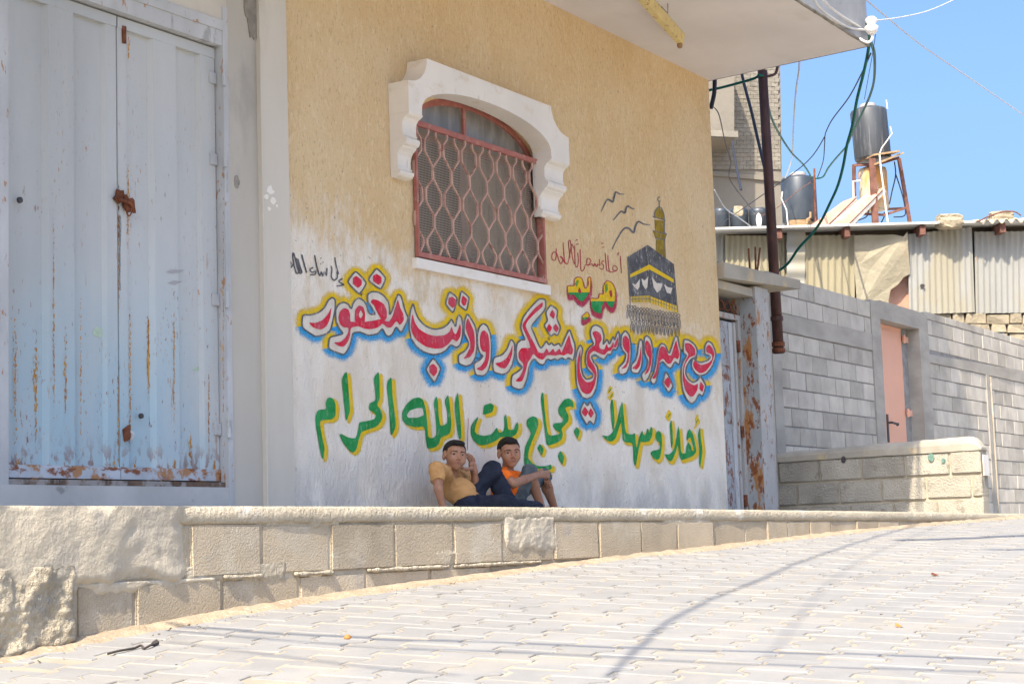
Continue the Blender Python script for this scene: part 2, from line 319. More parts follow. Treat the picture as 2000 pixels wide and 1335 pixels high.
M_RJAMB = mat('rusty_pale_jamb', (0.40, 0.39, 0.365), 0.1, 4, rough=0.8, bump=0.25, bs=40, layers=[(RUST2, 9, (1, 1, 0.4), 0.57, 0.66, 0.8), (RUST, 26, (1, 1, 0.5), 0.58, 0.66, 0.9)])
M_RPLATE = mat('rust_bled_steel_plate', (0.32, 0.335, 0.33), 0.1, 4, rough=0.75, bump=0.25, bs=40, layers=[(RUST2, 8, (1, 1, 0.35), 0.50, 0.60, 0.9), (RUST, 20, (1, 1, 0.5), 0.52, 0.60, 0.95)])
M_RSLAB = mat('weathered_lintel_slab', (0.37, 0.335, 0.27), 0.16, 3, (0.6, 1, 1), 0.95, 0.45, 35, layers=[((0.60, 0.45, 0.22), 4, (1, 1, 1), 0.56, 0.7, 0.6), ((0.25, 0.24, 0.22), 5, (0.6, 1, 1.4), 0.58, 0.7, 0.5)])
M_POLE = mat('brown_painted_pole', (0.085, 0.042, 0.034), 0.25, 12, (1, 1, 0.5), 0.55, 0.1, 40)
# shed and roof things
def tin(name, col, layers=()): return mat(name, col, 0.10, 2.5, (1, 1, 0.25), 0.55, 0.15, 30, spec=0.35, rand=0.05, layers=list(layers))
M_TIN1 = tin('cream_tin', (0.33, 0.29, 0.19), [((0.40, 0.40, 0.38), 1.6, (1, 1, 0.3), 0.55, 0.75, 0.6), (RUST2, 6, (1, 1, 0.4), 0.66, 0.74, 0.6)])
M_TIN2 = tin('galvanised_tin', (0.30, 0.298, 0.275), [((0.325, 0.288, 0.195), 1.4, (1, 1, 0.3), 0.45, 0.65, 0.7), (RUST2, 7, (1, 1, 0.3), 0.66, 0.75, 0.6)])
M_TIN3 = mat('sun_bleached_plate', (0.345, 0.305, 0.215), 0.10, 2, rough=0.7, bump=0.6, bs=5, bd=0.05, layers=[((0.50, 0.26, 0.09), 3, (1, 1, 0.4), 0.62, 0.75, 0.7)])
M_ROOFS = mat('roof_sheet', (0.56, 0.55, 0.51), 0.12, 2, rough=0.6)
M_TIMB = mat('old_rafter_steel', (0.16, 0.075, 0.055), 0.3, 8, rough=0.85)
M_STONE = mat('limestone', (0.35, 0.295, 0.205), 0.16, 5, rough=0.95, bump=0.8, bs=22, bd=0.03, rand=0.12)
M_BEIGE = mat('beige_block_building', (0.195, 0.175, 0.142), 0.14, 0.9, (1, 1, 0.6), 0.95, 0.5, 12, 0.02, layers=[((0.19, 0.175, 0.15), 0.8, (1, 1, 0.5), 0.48, 0.7, 0.6)])
M_BEIGEB = mat('beige_block', (0.21, 0.19, 0.155), 0.16, 2.3, rough=0.95, bump=0.5, bs=14, bd=0.02, layers=[((0.19, 0.175, 0.15), 0.8, (1, 1, 0.5), 0.48, 0.7, 0.6)])
M_TANK = mat('black_plastic_tank', (0.045, 0.050, 0.056), 0.25, 5, (1, 1, 0.15), 0.5, spec=0.45, layers=[((0.15, 0.15, 0.148), 14, (1, 1, 0.10), 0.50, 0.70, 0.7)])
M_TANK2 = mat('dark_blue_black_tank', (0.036, 0.046, 0.058), 0.15, 4, rough=0.42, spec=0.5, layers=[((0.10, 0.11, 0.12), 4, (1, 1, 0.4), 0.5, 0.75, 0.6)])
M_TLID = mat('chalky_lid', (0.42, 0.38, 0.36), 0.1, 6)
M_DRUM = mat('rust_streaked_drum', (0.50, 0.43, 0.31), 0.15, 5, rough=0.7, layers=[((0.55, 0.25, 0.05), 3, (1, 1, 0.5), 0.42, 0.58, 0.9), (RUST, 12, (1, 1, 0.5), 0.6, 0.7, 0.7)])
M_BOARD = mat('weathered_board', (0.33, 0.22, 0.12), 0.25, 9, (1, 1, 3), 0.9)
M_COLLECT = mat('pink_faded_collector', (0.55, 0.30, 0.21), 0.15, 4, rough=0.6, layers=[((0.63, 0.50, 0.40), 4, (1, 1, 1), 0.45, 0.7, 0.6)])
M_ALU = mat('chalky_frame', (0.60, 0.56, 0.49), 0.1, 6, rough=0.7)
M_GCABLE = mat('green_cable', (0.006, 0.125, 0.085), 0.2, 6, rough=0.5)
M_BCABLE = mat('dark_cable', (0.025, 0.03, 0.045), 0.2, 6, rough=0.6)
M_WCABLE = mat('pale_wire', (0.62, 0.61, 0.58), 0.1, 6, rough=0.6)
M_CERAM = mat('white_porcelain', (0.78, 0.76, 0.72), 0.05, 6, rough=0.25, spec=0.5)
M_TWIG = mat('dark_twig', (0.06, 0.05, 0.045), 0.3, 20)
M_LEAF = mat('dry_leaf', (0.42, 0.20, 0.06), 0.3, 20)
# ---------------------------------------------------------------- road and terrace
EDGE = -1.70
_bx = [-40, 0.0, 3.932, 4.263, 4.981, 5.833, 7.039, 8.056, 9.314, 10.911, 13.0, 15.857, 30, 60]
_bz = [-2.2, -0.56, -0.326, -0.292, -0.238, -0.196, -0.152, -0.115, -0.086, -0.039, 0.007, 0.051, 0.16, 0.3]
_tx = [-10, 3.9, 5.85, 7.06, 9.34, 11.9, 14.76, 15.87, 30]
_tz = [0.168, 0.164, 0.160, 0.157, 0.141, 0.122, 0.096, 0.088, 0.0]
def road_z(x, y): return float(np.interp(x, _bx, _bz)) - 0.07 * (EDGE - y)
def terr_z(x): return float(np.interp(x, _tx, _tz))
xs = sorted(set(np.concatenate([np.linspace(-40, 3, 12), np.linspace(3.2, 17, 60), np.linspace(18, 60, 15), np.array(_bx)]).tolist()))
ys = [EDGE + 0.05] + np.linspace(EDGE - 0.2, -14, 14).tolist() + [-40]
mb = MB(); n = len(ys)
mb.add([(x, y, road_z(x, max(y, -14)) + 0.0012) for x in xs for y in ys], [(i*n+j, i*n+j+1, (i+1)*n+j+1, (i+1)*n+j) for i in range(len(xs)-1) for j in range(n-1)])
road = mb.build('road', M_SAND, kind='structure', smooth=True)
# ground sheet under everything else, to the horizon
g = MB(); g.add([(-600, -600, -3.2), (900, -600, -3.2), (900, 900, -3.2), (-600, 900, -3.2)], [(0, 1, 2, 3)])
g.build('ground', M_DIRT, kind='structure')
# interlocking pavers: I-shaped, laid in columns that run up the street
PL, PW, PG, NECK = 0.20, 0.165, 0.0072, 0.019
def half(u):   # edge of a paver at position u along it
    a = abs(u); return PW / 2 + (NECK if a > 0.065 else (-NECK if a < 0.035 else NECK * (a - 0.05) / 0.015))
us = [-0.1 + PG, -0.065, -0.035, 0.035, 0.065, 0.1 - PG]
ring = [(u, half(u) - PG) for u in us] + [(u, -half(u) + PG) for u in reversed(us)]
def paver_geo(mb, M, hz, top=0.0):
    c = []; b = 0.94
    lo = [M @ Vector((u, v, 0)) for u, v in ring]; hi = [M @ Vector((u * 0.955, v * 0.955, 0)) for u, v in ring]
    lo = [(p.x, p.y, hz(p) - 0.014) for p in lo]; md = [(p[0], p[1], p[2] + 0.011 + top) for p in lo]; hi = [(p.x, p.y, hz(p) + top) for p in hi]
    k = len(ring)
    mb.add(lo + md + hi, [(i, (i+1) % k, k + (i+1) % k, k + i) for i in range(k)] + [(k+i, k+(i+1) % k, 2*k+(i+1) % k, 2*k+i) for i in range(k)] + [tuple(range(2*k, 3*k))])
ang = math.radians(8.0); ca, sa = math.cos(ang), math.sin(ang); cells = []
for j in range(-90, 26):
    for i in range(-6, 130):
        u = i * PL + (PL / 2 if j % 2 else 0); v = j * PW
        x, y = 3.0 + u * ca - v * sa, -3.2 + u * sa + v * ca
        if 2.2 < x < 24 and -8.5 < y < EDGE - 0.02: cells.append((x, y))
def photo_px(p):
    c = ROT.T @ (np.array(p) - CAM)
    return (CX + FPX * c[0] / c[2], CY + FPX * c[1] / c[2], c[2]) if c[2] > 0.2 else (-9e9, 0, 1)
def seen(x, y):
    X, Y, d = photo_px((x, y, road_z(x, y))); return -30 < X < 2030 and 900 < Y < 1345
inview = sorted([c for c in cells if seen(*c)], key=lambda c: (c[0]-CAM[0])**2 + (c[1]-CAM[1])**2)
near = set(inview[:300]); rest = MB()
one = MB(); paver_geo(one, Matrix.Identity(4), lambda p: 0.0); PAV = one.mesh('paver', M_PAVER)
for c in cells:
    x, y = c; dz = random.uniform(-0.0022, 0.0028)
    if c in near:
        t = Vector((1, 0, (road_z(x + 0.1, y) - road_z(x - 0.1, y)) / 0.2)).normalized(); s = Vector((0, 1, 0.07)).normalized()
        u = (t * ca + s * sa).normalized(); nn = t.cross(s).normalized(); v = nn.cross(u)
        B = Matrix(((u.x, v.x, nn.x, x), (u.y, v.y, nn.y, y), (u.z, v.z, nn.z, road_z(x, y) + 0.004 + dz), (0, 0, 0, 1)))
        link(bpy.data.objects.new('paver', PAV), road, B)
    else:
        M = Matrix.Translation((x, y, 0)) @ Matrix.Rotation(ang, 4, 'Z')
        paver_geo(rest, M, lambda p, d=dz: road_z(p.x, p.y) + 0.004 + d)
rest.build('distant_pavers', M_PAVER, road, fix=False, kind='stuff')
# terrace floor behind the retaining wall
mb = MB(); tx = np.linspace(-6, 30, 40)
mb.add([(x, y, terr_z(x) - 0.012) for x in tx for y in (EDGE + 0.12, 12)], [(2*i, 2*i+1, 2*i+3, 2*i+2) for i in range(len(tx)-1)])
mb.build('terrace', M_TERR, kind='structure')

# ---------------------------------------------------------------- retaining wall
ret = thing('retaining_wall', 'long low retaining wall of pitted tan blocks under a cement cap along the street', 'wall', (9, EDGE, -0.3))
def bumpy_sheet(name, m, x0, x1, z0f, z1f, y0, amp, step, parent, seed=0, freq=3.0, mask=None, round_top=0.0):
    nx = max(2, int((x1 - x0) / step)); nz = max(2, int(0.5 / step)); vs = []; mbx = MB()
    for i in range(nx + 1):
        for j in range(nz + 1):
            x = x0 + (x1 - x0) * i / nx; a, b = z0f(x), z1f(x); t = j / nz; z = a + (b - a) * t
            db = min(x - x0, x1 - x, (z - a) * 0.8, (b - z) * 1.2 + 0.05) + 0.05 * fbm(x + seed, 2, z, 9, 3) - 0.012
            e = max(0.0, min(1.0, db / 0.05)); e = e * e * (3 - 2 * e) * (mask(x, z) if mask else 1.0)
            d = (0.60 + fbm(x + seed, 0, z, freq, 5) + 0.25 * fbm(x + seed, 6, z, freq * 5, 3)) * amp * e - 0.014 * (1 - e)
            vs.append((x, y0 - d, z))
    mbx.add(vs, [(i*(nz+1)+j, (i+1)*(nz+1)+j, (i+1)*(nz+1)+j+1, i*(nz+1)+j+1) for i in range(nx) for j in range(nz)])
    return mbx.build(name, m, parent, smooth=True, fix=False)
core = MB(); cx_ = np.linspace(-2, 22, 60)
for a, b in zip(cx_[:-1], cx_[1:]):
    core.hexa([(a, EDGE + 0.008, road_z(a, EDGE) - 0.5), (b, EDGE + 0.008, road_z(b, EDGE) - 0.5), (b, EDGE + 0.2, road_z(b, EDGE) - 0.5), (a, EDGE + 0.2, road_z(a, EDGE) - 0.5),
               (a, EDGE + 0.008, terr_z(a) - 0.03), (b, EDGE + 0.008, terr_z(b) - 0.03), (b, EDGE + 0.2, terr_z(b) - 0.03), (a, EDGE + 0.2, terr_z(a) - 0.03)])
core.build('mortar_core', M_MORT, ret)
def ret_block(x0, x1, z0, z1, k):
    me = box_mesh('block', x1 - x0 - 0.012, 0.10, z1 - z0 - 0.012, M_PLBLOCK, 0.007, 2, 0.004, k)
    sl = (terr_z(x1) - terr_z(x0)) / (x1 - x0)
    b = Matrix.Translation(((x0+x1)/2, EDGE + 0.05 + random.uniform(-0.006, 0.004), (z0+z1)/2)) @ Matrix.Rotation(-math.atan(sl), 4, 'Y') @ Matrix.Rotation(random.uniform(-0.008, 0.008), 4, 'Z')
    link(bpy.data.objects.new('block', me), ret, b)
c1 = [3.55, 3.97, 4.39, 4.821, 5.223, 5.654, 6.098, 6.551, 6.962, 7.436, 7.895, 8.361, 8.80, 9.28, 9.729, 10.05, 10.377, 10.75, 11.124, 11.6, 12.05, 12.5, 12.95, 13.4, 13.85, 14.3, 14.75, 15.2]
c2 = [3.80, 4.26, 4.537, 4.992, 5.45, 5.887, 6.356, 6.85, 7.30, 7.75, 8.2, 8.65]
for i in range(len(c1) - 1):
    m = (c1[i] + c1[i+1]) / 2; top = terr_z(m) - 0.066; ret_block(c1[i], c1[i+1], top - 0.20, top, i)
for i in range(len(c2) - 1):
    m = (c2[i] + c2[i+1]) / 2; top = terr_z(m) - 0.266; ret_block(c2[i], c2[i+1], top - 0.20, top, 50 + i)
for i, (a, b) in enumerate(((3.4, 3.85), (3.85, 4.30))): ret_block(a, b, terr_z(a) - 0.666, terr_z(a) - 0.466, 80 + i)
# cement cap with a worn round nose
cap = MB(); nxc = 420; prof = []
for k in range(11):
    t = k / 10; prof.append(t)
xs_ = np.linspace(-1.5, 21, nxc); vs = []
for x in xs_:
    tz = terr_z(x); w1, w2 = fbm(x, 0, 0, 2.5, 4), fbm(x, 7, 3, 9, 3)
    low = tz - 0.066 - 0.010 * (fbm(x, 3, 9, 4, 4) + 0.2) ; nose = EDGE - 0.004 - 0.012 * w1 - 0.005 * w2
    pts = [(EDGE + 0.02, low), (nose + 0.006, low), (nose, low + 0.012), (nose + 0.001 + 0.004 * fbm(x, 2, 1, 14, 2), (low + tz) / 2), (nose + 0.003, tz - 0.014 + 0.003 * w2), (nose + 0.016, tz - 0.003 + 0.004 * w2), (EDGE + 0.08, tz + 0.002 * w1), (EDGE + 0.2, tz - 0.004)]
    vs += [(x, p[0], p[1]) for p in pts]
m_ = 8; cap.add(vs, [(i*m_+j, (i+1)*m_+j, (i+1)*m_+j+1, i*m_+j+1) for i in range(nxc-1) for j in range(m_-1)])
cap.build('cap', M_CAP, ret, smooth=True, fix=False)
rz = lambda x: road_z(x, EDGE) - 0.05
# smeared plaster over the near end, patch over two blocks further along, crumbling lump at the foot
def pm(x, z):
    lim = 4.80 + 0.10 * fbm(x, 1, z, 5, 3) + 0.25 * max(0, z - 0.02); return max(0.0, min(1.0, (lim - x) / 0.12 + 0.2))
bumpy_sheet('plaster_skin', M_PLASTER, 3.0, 4.98, lambda x: terr_z(x) - 0.29 - 0.05 * (fbm(x, 0, 0, 6, 3) + 0.3), lambda x: terr_z(x) - 0.004, EDGE - 0.002, 0.022, 0.014, ret, 0, 3.4, pm)
bumpy_sheet('plaster_patch', M_PLASTER, 6.95, 7.50, lambda x: terr_z(x) - 0.255 + 0.02 * fbm(x, 0, 0, 9, 3), lambda x: terr_z(x) - 0.05, EDGE + 0.001, 0.011, 0.010, ret, 5, 9.0)
bumpy_sheet('plaster_smear', M_PLASTER, 4.15, 5.0, lambda x: terr_z(x) - 0.345 + 0.03 * fbm(x, 4, 0, 5, 3), lambda x: terr_z(x) - 0.262, EDGE + 0.004, 0.020, 0.014, ret, 9, 5.0)
bumpy_sheet('crumbled_foot', M_RUBBLE, 2.6, 4.285, rz, lambda x: terr_z(x) - 0.20, EDGE + 0.002, 0.040, 0.010, ret, 13, 8.0)
for i, (a, b) in enumerate(((5.0, 5.22), (5.42, 5.66), (5.9, 6.5), (6.55, 7.3))):
    mb = MB(); n_ = int((b - a) / 0.012); mb.tube([(a + (b - a) * k / n_, EDGE - 0.002 - 0.004 * fbm(k, i, 0, .3, 2), terr_z(a) - 0.266 + 0.006 * fbm(k, i + 5, 0, .25, 3)) for k in range(n_ + 1)], [0.003 + 0.010 * abs(fbm(k, i, 7, .2, 3) + .45) for k in range(n_ + 1)], 7); mb.build('mortar_squeeze', M_CAP, ret, smooth=True)
for i, (a, b, zt_, zb_) in enumerate(((5.15, 5.75, .05, .13), (6.3, 6.75, .19, .30), (8.6, 9.3, .05, .17), (4.75, 5.4, .22, .34))):
    bumpy_sheet('mortar_smear', M_CAP, a, b, lambda x, q=zb_: terr_z(x) - q, lambda x, q=zt_: terr_z(x) - q, EDGE + 0.003, 0.0065, 0.014, ret, 30 + 3 * i, 6.0)
# sandy strip against the wall foot
mb = MB(); vs = []; nn_ = 260
for i in range(nn_):
    x = 2.6 + 17.5 * i / (nn_ - 1); w = 0.085 + 0.05 * (fbm(x, 0, 5, 1.6, 4) + 0.2)
    for k, (fy, fz) in enumerate(((0.03, 0.022), (-0.2, 0.018), (-0.6, 0.007), (-1.0, -0.006))):
        y = EDGE + fy * (w if fy < 0 else 1); vs.append((x, y, road_z(x, y) + fz * (0.8 + fbm(x, k, 2, 8, 3)) + 0.003))
mb.add(vs, [(i*4+k, i*4+k+1, (i+1)*4+k+1, (i+1)*4+k) for i in range(nn_-1) for k in range(3)])
o = mb.build('sand', M_DIRT, smooth=True, fix=True); o['kind'] = 'stuff'; tag(o, 'strip of orange sand swept against the foot of the retaining wall', 'sand')
gr = MB()
for i in range(900):
    x = random.uniform(3.2, 16); off = abs(random.gauss(0, 0.10)) + 0.01
    if random.random() < 0.12: off = random.uniform(0, 2.8)
    y = EDGE - 0.01 - off; r = random.uniform(0.003, 0.008) * (1.6 if random.random() < 0.08 else 1); z = road_z(x, y) + 0.004
    q = [Vector((x, y, z)) + Vector((random.gauss(0, 1), random.gauss(0, 1), random.gauss(0.4, 0.7))).normalized() * r for _ in range(4)]
    gr.add(q, [(0, 1, 2), (0, 3, 1), (1, 3, 2), (2, 3, 0)])
o = gr.build('gravel', M_STONE); o['kind'] = 'stuff'; tag(o, 'scattered grit and pebbles along the edge of the street', 'gravel')
# small finds on the street
p = [at_z(px, py, -0.36) for px, py in ((210, 1282), (235, 1278), (262, 1271), (275, 1268), (282, 1271), (295, 1267), (305, 1263))]
tw = MB(); q = [Vector((v.x, v.y, road_z(v.x, v.y) + 0.012 + 0.006 * (i % 2))) for i, v in enumerate(p)]
def on_road(px, py):
    lo, hi = 2.0, 40.0; v = None
    for _ in range(40):
        d = (lo + hi) / 2; v = at_d(px, py, d)
        if v.z < road_z(v.x, v.y): hi = d
        else: lo = d
    return v
q = [on_road(px, py) + Vector((0, 0, 0.010 + 0.004 * (i % 2))) for i, (px, py) in enumerate(((210, 1282), (235, 1278), (262, 1271), (275, 1268), (282, 1271), (295, 1267), (305, 1263)))]
tw.tube(catmull(q, 4), 0.0042, 6); tw.tube([q[-1] - Vector((.015, 0, 0)), q[-1] + Vector((0.004, 0.0, 0.006))], [0.008, 0.011], 6)
tag(tw.build('twig', M_TWIG), 'thin dark bent twig lying on the pavers by the wall end', 'twig')
for i, (px, py, s, lab) in enumerate(((1757, 1226, 0.022, 'orange dry leaf curled on the pale pavers'), (1828, 1125, 0.030, 'dark brown scrap lying on the pavers up the street'), (679, 1249, 0.013, 'small red-brown pebble beside the thick cable shadow'))):
    c = on_road(px, py); lf = MB()
    if i < 2: lf.add([c + Vector((-s, -0.4*s, 0.004)), c + Vector((0, -0.6*s, 0.016)), c + Vector((s, 0, 0.008)), c + Vector((0.2*s, 0.7*s, 0.020)), c + Vector((-0.8*s, 0.5*s, 0.010)), c + Vector((0, 0, 0.003))], [(0,1,5),(1,2,5),(2,3,5),(3,4,5),(4,0,5)])
    else: lf.lathe([(s*.5, 0), (s, s*.5), (s*.9, s), (s*.4, s*1.4)], c, n=8)
    tag(lf.build('dry_leaf' if i == 0 else ('scrap' if i == 1 else 'pebble'), M_LEAF if i != 1 else M_RUST), lab, ('leaf', 'scrap', 'pebble')[i])
# ---------------------------------------------------------------- the house with the painted wall
house = thing('house', 'tan stuccoed house with painted lettering, arched window and overhanging upper storey', 'house', (9.5, 0, 0.16))
WX0, WX1, WTOP = 7.54, 13.25, 3.80
OX0, OX1, OZ0, OZ1 = 8.80, 10.36, 1.735, 2.56          # window opening, arch above
ACX, AR = (OX0 + OX1) / 2, 0.30
arch = [(ACX + (OX1 - OX0) / 2 * math.cos(a), OZ1 + AR * math.sin(a)) for a in np.linspace(0, math.pi, 25)]
mb = MB()
def wallq(pts): mb.add([(x, 0, z) for x, z in pts], [tuple(range(len(pts)))])
wallq([(WX0, -0.3), (OX0, -0.3), (OX0, OZ1), (WX0, OZ1)]); wallq([(OX0, -0.3), (OX1, -0.3), (OX1, OZ0), (OX0, OZ0)]); wallq([(OX1, -0.3), (WX1, -0.3), (WX1, OZ1), (OX1, OZ1)])
wallq([(WX0, OZ1), (OX0, OZ1)] + arch[::-1][1:-1] + [(OX1, OZ1), (WX1, OZ1), (WX1, WTOP), (WX0, WTOP)])
rim = [(OX0, OZ0), (OX1, OZ0)] + arch; 
for i in range(len(rim)):
    a, b = rim[i], rim[(i+1) % len(rim)]
    if a != b: mb.add([(a[0], 0, a[1]), (b[0], 0, b[1]), (b[0], 0.22, b[1]), (a[0], 0.22, a[1])], [(0, 1, 2, 3)])
nz = 40                                                 # rough right-hand corner and side wall
cv = [(WX1 + 0.006 * fbm(0, 0, k, 1.3, 3), 0, -0.3 + (WTOP + 0.3) * k / nz) for k in range(nz + 1)]
mb.add(cv + [(WX1 + 0.004, 0.30, v[2]) for v in cv], [(k, k+1, nz+2+k, nz+1+k) for k in range(nz)])
front = mb.build('front_wall', STUCCO, house, fix=False)
mb = MB(); mb.box(2.0, 13.2, 0.9, 8.0, -0.3, 3.78); mb.box(2.0, 5.2, 0.02, 0.9, -0.3, 3.78)
mb.box(12.95, 13.2, 0.31, 0.9, -0.3, 3.78)
mb.build('inner_walls', M_ROOM, house)
# upper storeys standing out over the terrace
mb = MB(); mb.add([(-1.5, -1.46, 3.79), (13.10, -1.46, 3.79), (13.27, 0.02, 3.79), (13.27, 8, 3.79), (-1.5, 8, 3.79)], [(0, 1, 2, 3, 4)])
mb.build('soffit', M_SOFFIT, house, fix=False)
mb = MB(); base = [(-1.5, -1.462), (13.102, -1.462), (13.272, 0.02), (13.272, 8), (-1.5, 8)]
k = len(base); mb.add([(x, y, 3.786) for x, y in base] + [(x, y, 12.5) for x, y in base], [(i, (i+1) % k, k+(i+1) % k, k+i) for i in range(k)] + [tuple(range(k, 2*k))])
mb.build('upper_storey', M_FASCIA, house)
mb = MB()
for i in range(26):
    a = at_z(1520 + i * 6.9, 0 + i * 3.52, 3.79); 
mb.tube([Vector((11.2 + 0.07 * i, -1.463 - 0.012 * abs(fbm(i, 0, 0, 0.9, 2)), 3.795)) for i in range(28)], [0.012 + 0.012 * abs(fbm(i, 4, 0, 0.7, 3)) for i in range(28)], 7)
mb.build('broken_drip_edge', M_CHIP, house, smooth=True)

# columns left of the stucco
mb = MB(); mb.box(7.06, 7.305, -0.004, 0.25, -0.3, 3.788); mb.build('column', M_COL1, house)
mb = MB(); mb.box(7.305, 7.54, -0.030, 0.25, -0.3, 3.788)
mb.build('pilaster', M_COL2, house)
bead = MB(); bead.tube([(7.307, -0.032, 0.0), (7.309, -0.032, 1.2), (7.306, -0.032, 2.55), (7.308, -0.032, 2.76)], 0.006, 6); bead.build('corner_bead', M_COL2, house)
def blotch(cx, cz, rx, rz, y, seed, n=26, jag=0.35):
    return [(cx + rx * math.cos(a) * (1 + jag * fbm(math.cos(a), math.sin(a), seed, 2.2, 3) * 2), y, cz + rz * math.sin(a) * (1 + jag * fbm(math.cos(a), math.sin(a), seed + 4, 2.2, 3) * 2)) for a in np.linspace(0, 2*math.pi, n, endpoint=False)]
mb = MB(); mb.prism(blotch(7.275, 3.05, 0.075, 0.30, -0.012, 1.7), (0, 0.01, 0)); mb.build('broken_corner', M_CHIP, house)
mb = MB(); mb.prism(blotch(7.125, 1.945, 0.022, 0.035, -0.0065, 5), (0, 0.004, 0)); mb.build('rust_spot', M_CHIP, house)
for i, (px, py, r) in enumerate(((527, 372, .03), (520, 385, .02), (533, 392, .025), (525, 408, .014), (540, 402, .012))):
    c = at_y(px, py, -0.03); mb = MB(); mb.prism(blotch(c.x, c.z, r, r * 0.8, -0.0325, i + 9, 14, 0.6), (0, 0.002, 0)); mb.build('paint_fleck', M_WHITE, house)

# ---------------------------------------------------------------- window
win = MB()
def arc_band(r0, r1, y0, y1, flat=True):
    A = [(ACX + ((OX1 - OX0) / 2 - r0) * math.cos(a), OZ1 + (AR - r0 * 0.9) * math.sin(a)) for a in np.linspace(0, math.pi, 25)]
    B = [(ACX + ((OX1 - OX0) / 2 - r1) * math.cos(a), OZ1 + (AR - r1 * 0.9) * math.sin(a)) for a in np.linspace(0, math.pi, 25)]
    for i in range(24): win.hexa([(A[i][0], y0, A[i][1]), (A[i+1][0], y0, A[i+1][1]), (A[i+1][0], y1, A[i+1][1]), (A[i][0], y1, A[i][1]), (B[i][0], y0, B[i][1]), (B[i+1][0], y0, B[i+1][1]), (B[i+1][0], y1, B[i+1][1]), (B[i][0], y1, B[i][1])])
arc_band(0.0, 0.05, 0.045, 0.085)
win.box(OX0, OX0 + 0.05, 0.045, 0.085, OZ0, OZ1); win.box(OX1 - 0.05, OX1, 0.045, 0.085, OZ0, OZ1); win.box(OX0 + 0.05, OX1 - 0.05, 0.047, 0.083, OZ1 - 0.04, OZ1)
win.box(ACX - 0.115, ACX - 0.085, 0.042, 0.088, OZ1, OZ1 + AR - 0.03)
window = win.build('window', M_OXIDE, house)
gl = [(ACX + ((OX1 - OX0) / 2 - 0.03) * math.cos(a), OZ1 + (AR - 0.03) * math.sin(a)) for a in np.linspace(0, math.pi, 25)]
for nm, sel in (('pane', [p for p in gl if p[0] >= ACX - 0.10]), ('pane', [p for p in gl if p[0] <= ACX - 0.10])):
    e = ACX - 0.10; zt = OZ1 + (AR - 0.03) * math.sqrt(max(0, 1 - ((e - ACX) / ((OX1 - OX0) / 2 - 0.03))**2))
    pts = [(e, OZ1)] + sel + [(e, zt)] if sel[0][0] > e else [(e, OZ1), (e, zt)] + sel
    mb = MB(); mb.prism([(x, 0.06, z) for x, z in pts], (0, 0.006, 0)); mb.build(nm, M_GLASS, window)
mb = MB(); mb.add([(OX0, 0.03, OZ0), (OX1, 0.03, OZ0), (OX1, 0.03, OZ1 + 0.03), (OX0, 0.03, OZ1 + 0.03)], [(0, 1, 2, 3)]); mb.build('fly_screen', M_SCREEN, window, fix=False)
mb = MB(); cp = [(9.60 + 0.76 * i / 60, 0.13 + 0.012 * math.sin(i * 0.9) + 0.006 * math.sin(i * 2.3)) for i in range(61)]
mb.add([(x, y, z) for x, y in cp for z in (OZ0, OZ1 + 0.02)], [(2*i, 2*i+2, 2*i+3, 2*i+1) for i in range(60)]); mb.build('curtain', M_CURT, window, fix=False)
for x0, x1 in ((9.52, 9.60), (10.20, 10.36)):
    mb = MB(); mb.add([(x0 + (x1-x0)*i/8, 0.118 + 0.008 * math.sin(i * 1.7), z) for i in range(9) for z in (OZ0, OZ1 + 0.02)], [(2*i, 2*i+2, 2*i+3, 2*i+1) for i in range(8)]); mb.build('curtain_edge', M_CURTP, window, fix=False)
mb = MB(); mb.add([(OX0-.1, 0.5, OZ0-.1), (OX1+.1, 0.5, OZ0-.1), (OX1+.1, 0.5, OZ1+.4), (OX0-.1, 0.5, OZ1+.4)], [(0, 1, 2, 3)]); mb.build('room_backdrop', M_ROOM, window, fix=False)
# sill
mb = MB(); mb.box(8.765, 10.40, -0.035, 0.10, 1.668, 1.732); mb.build('sill', M_WHITE, window)
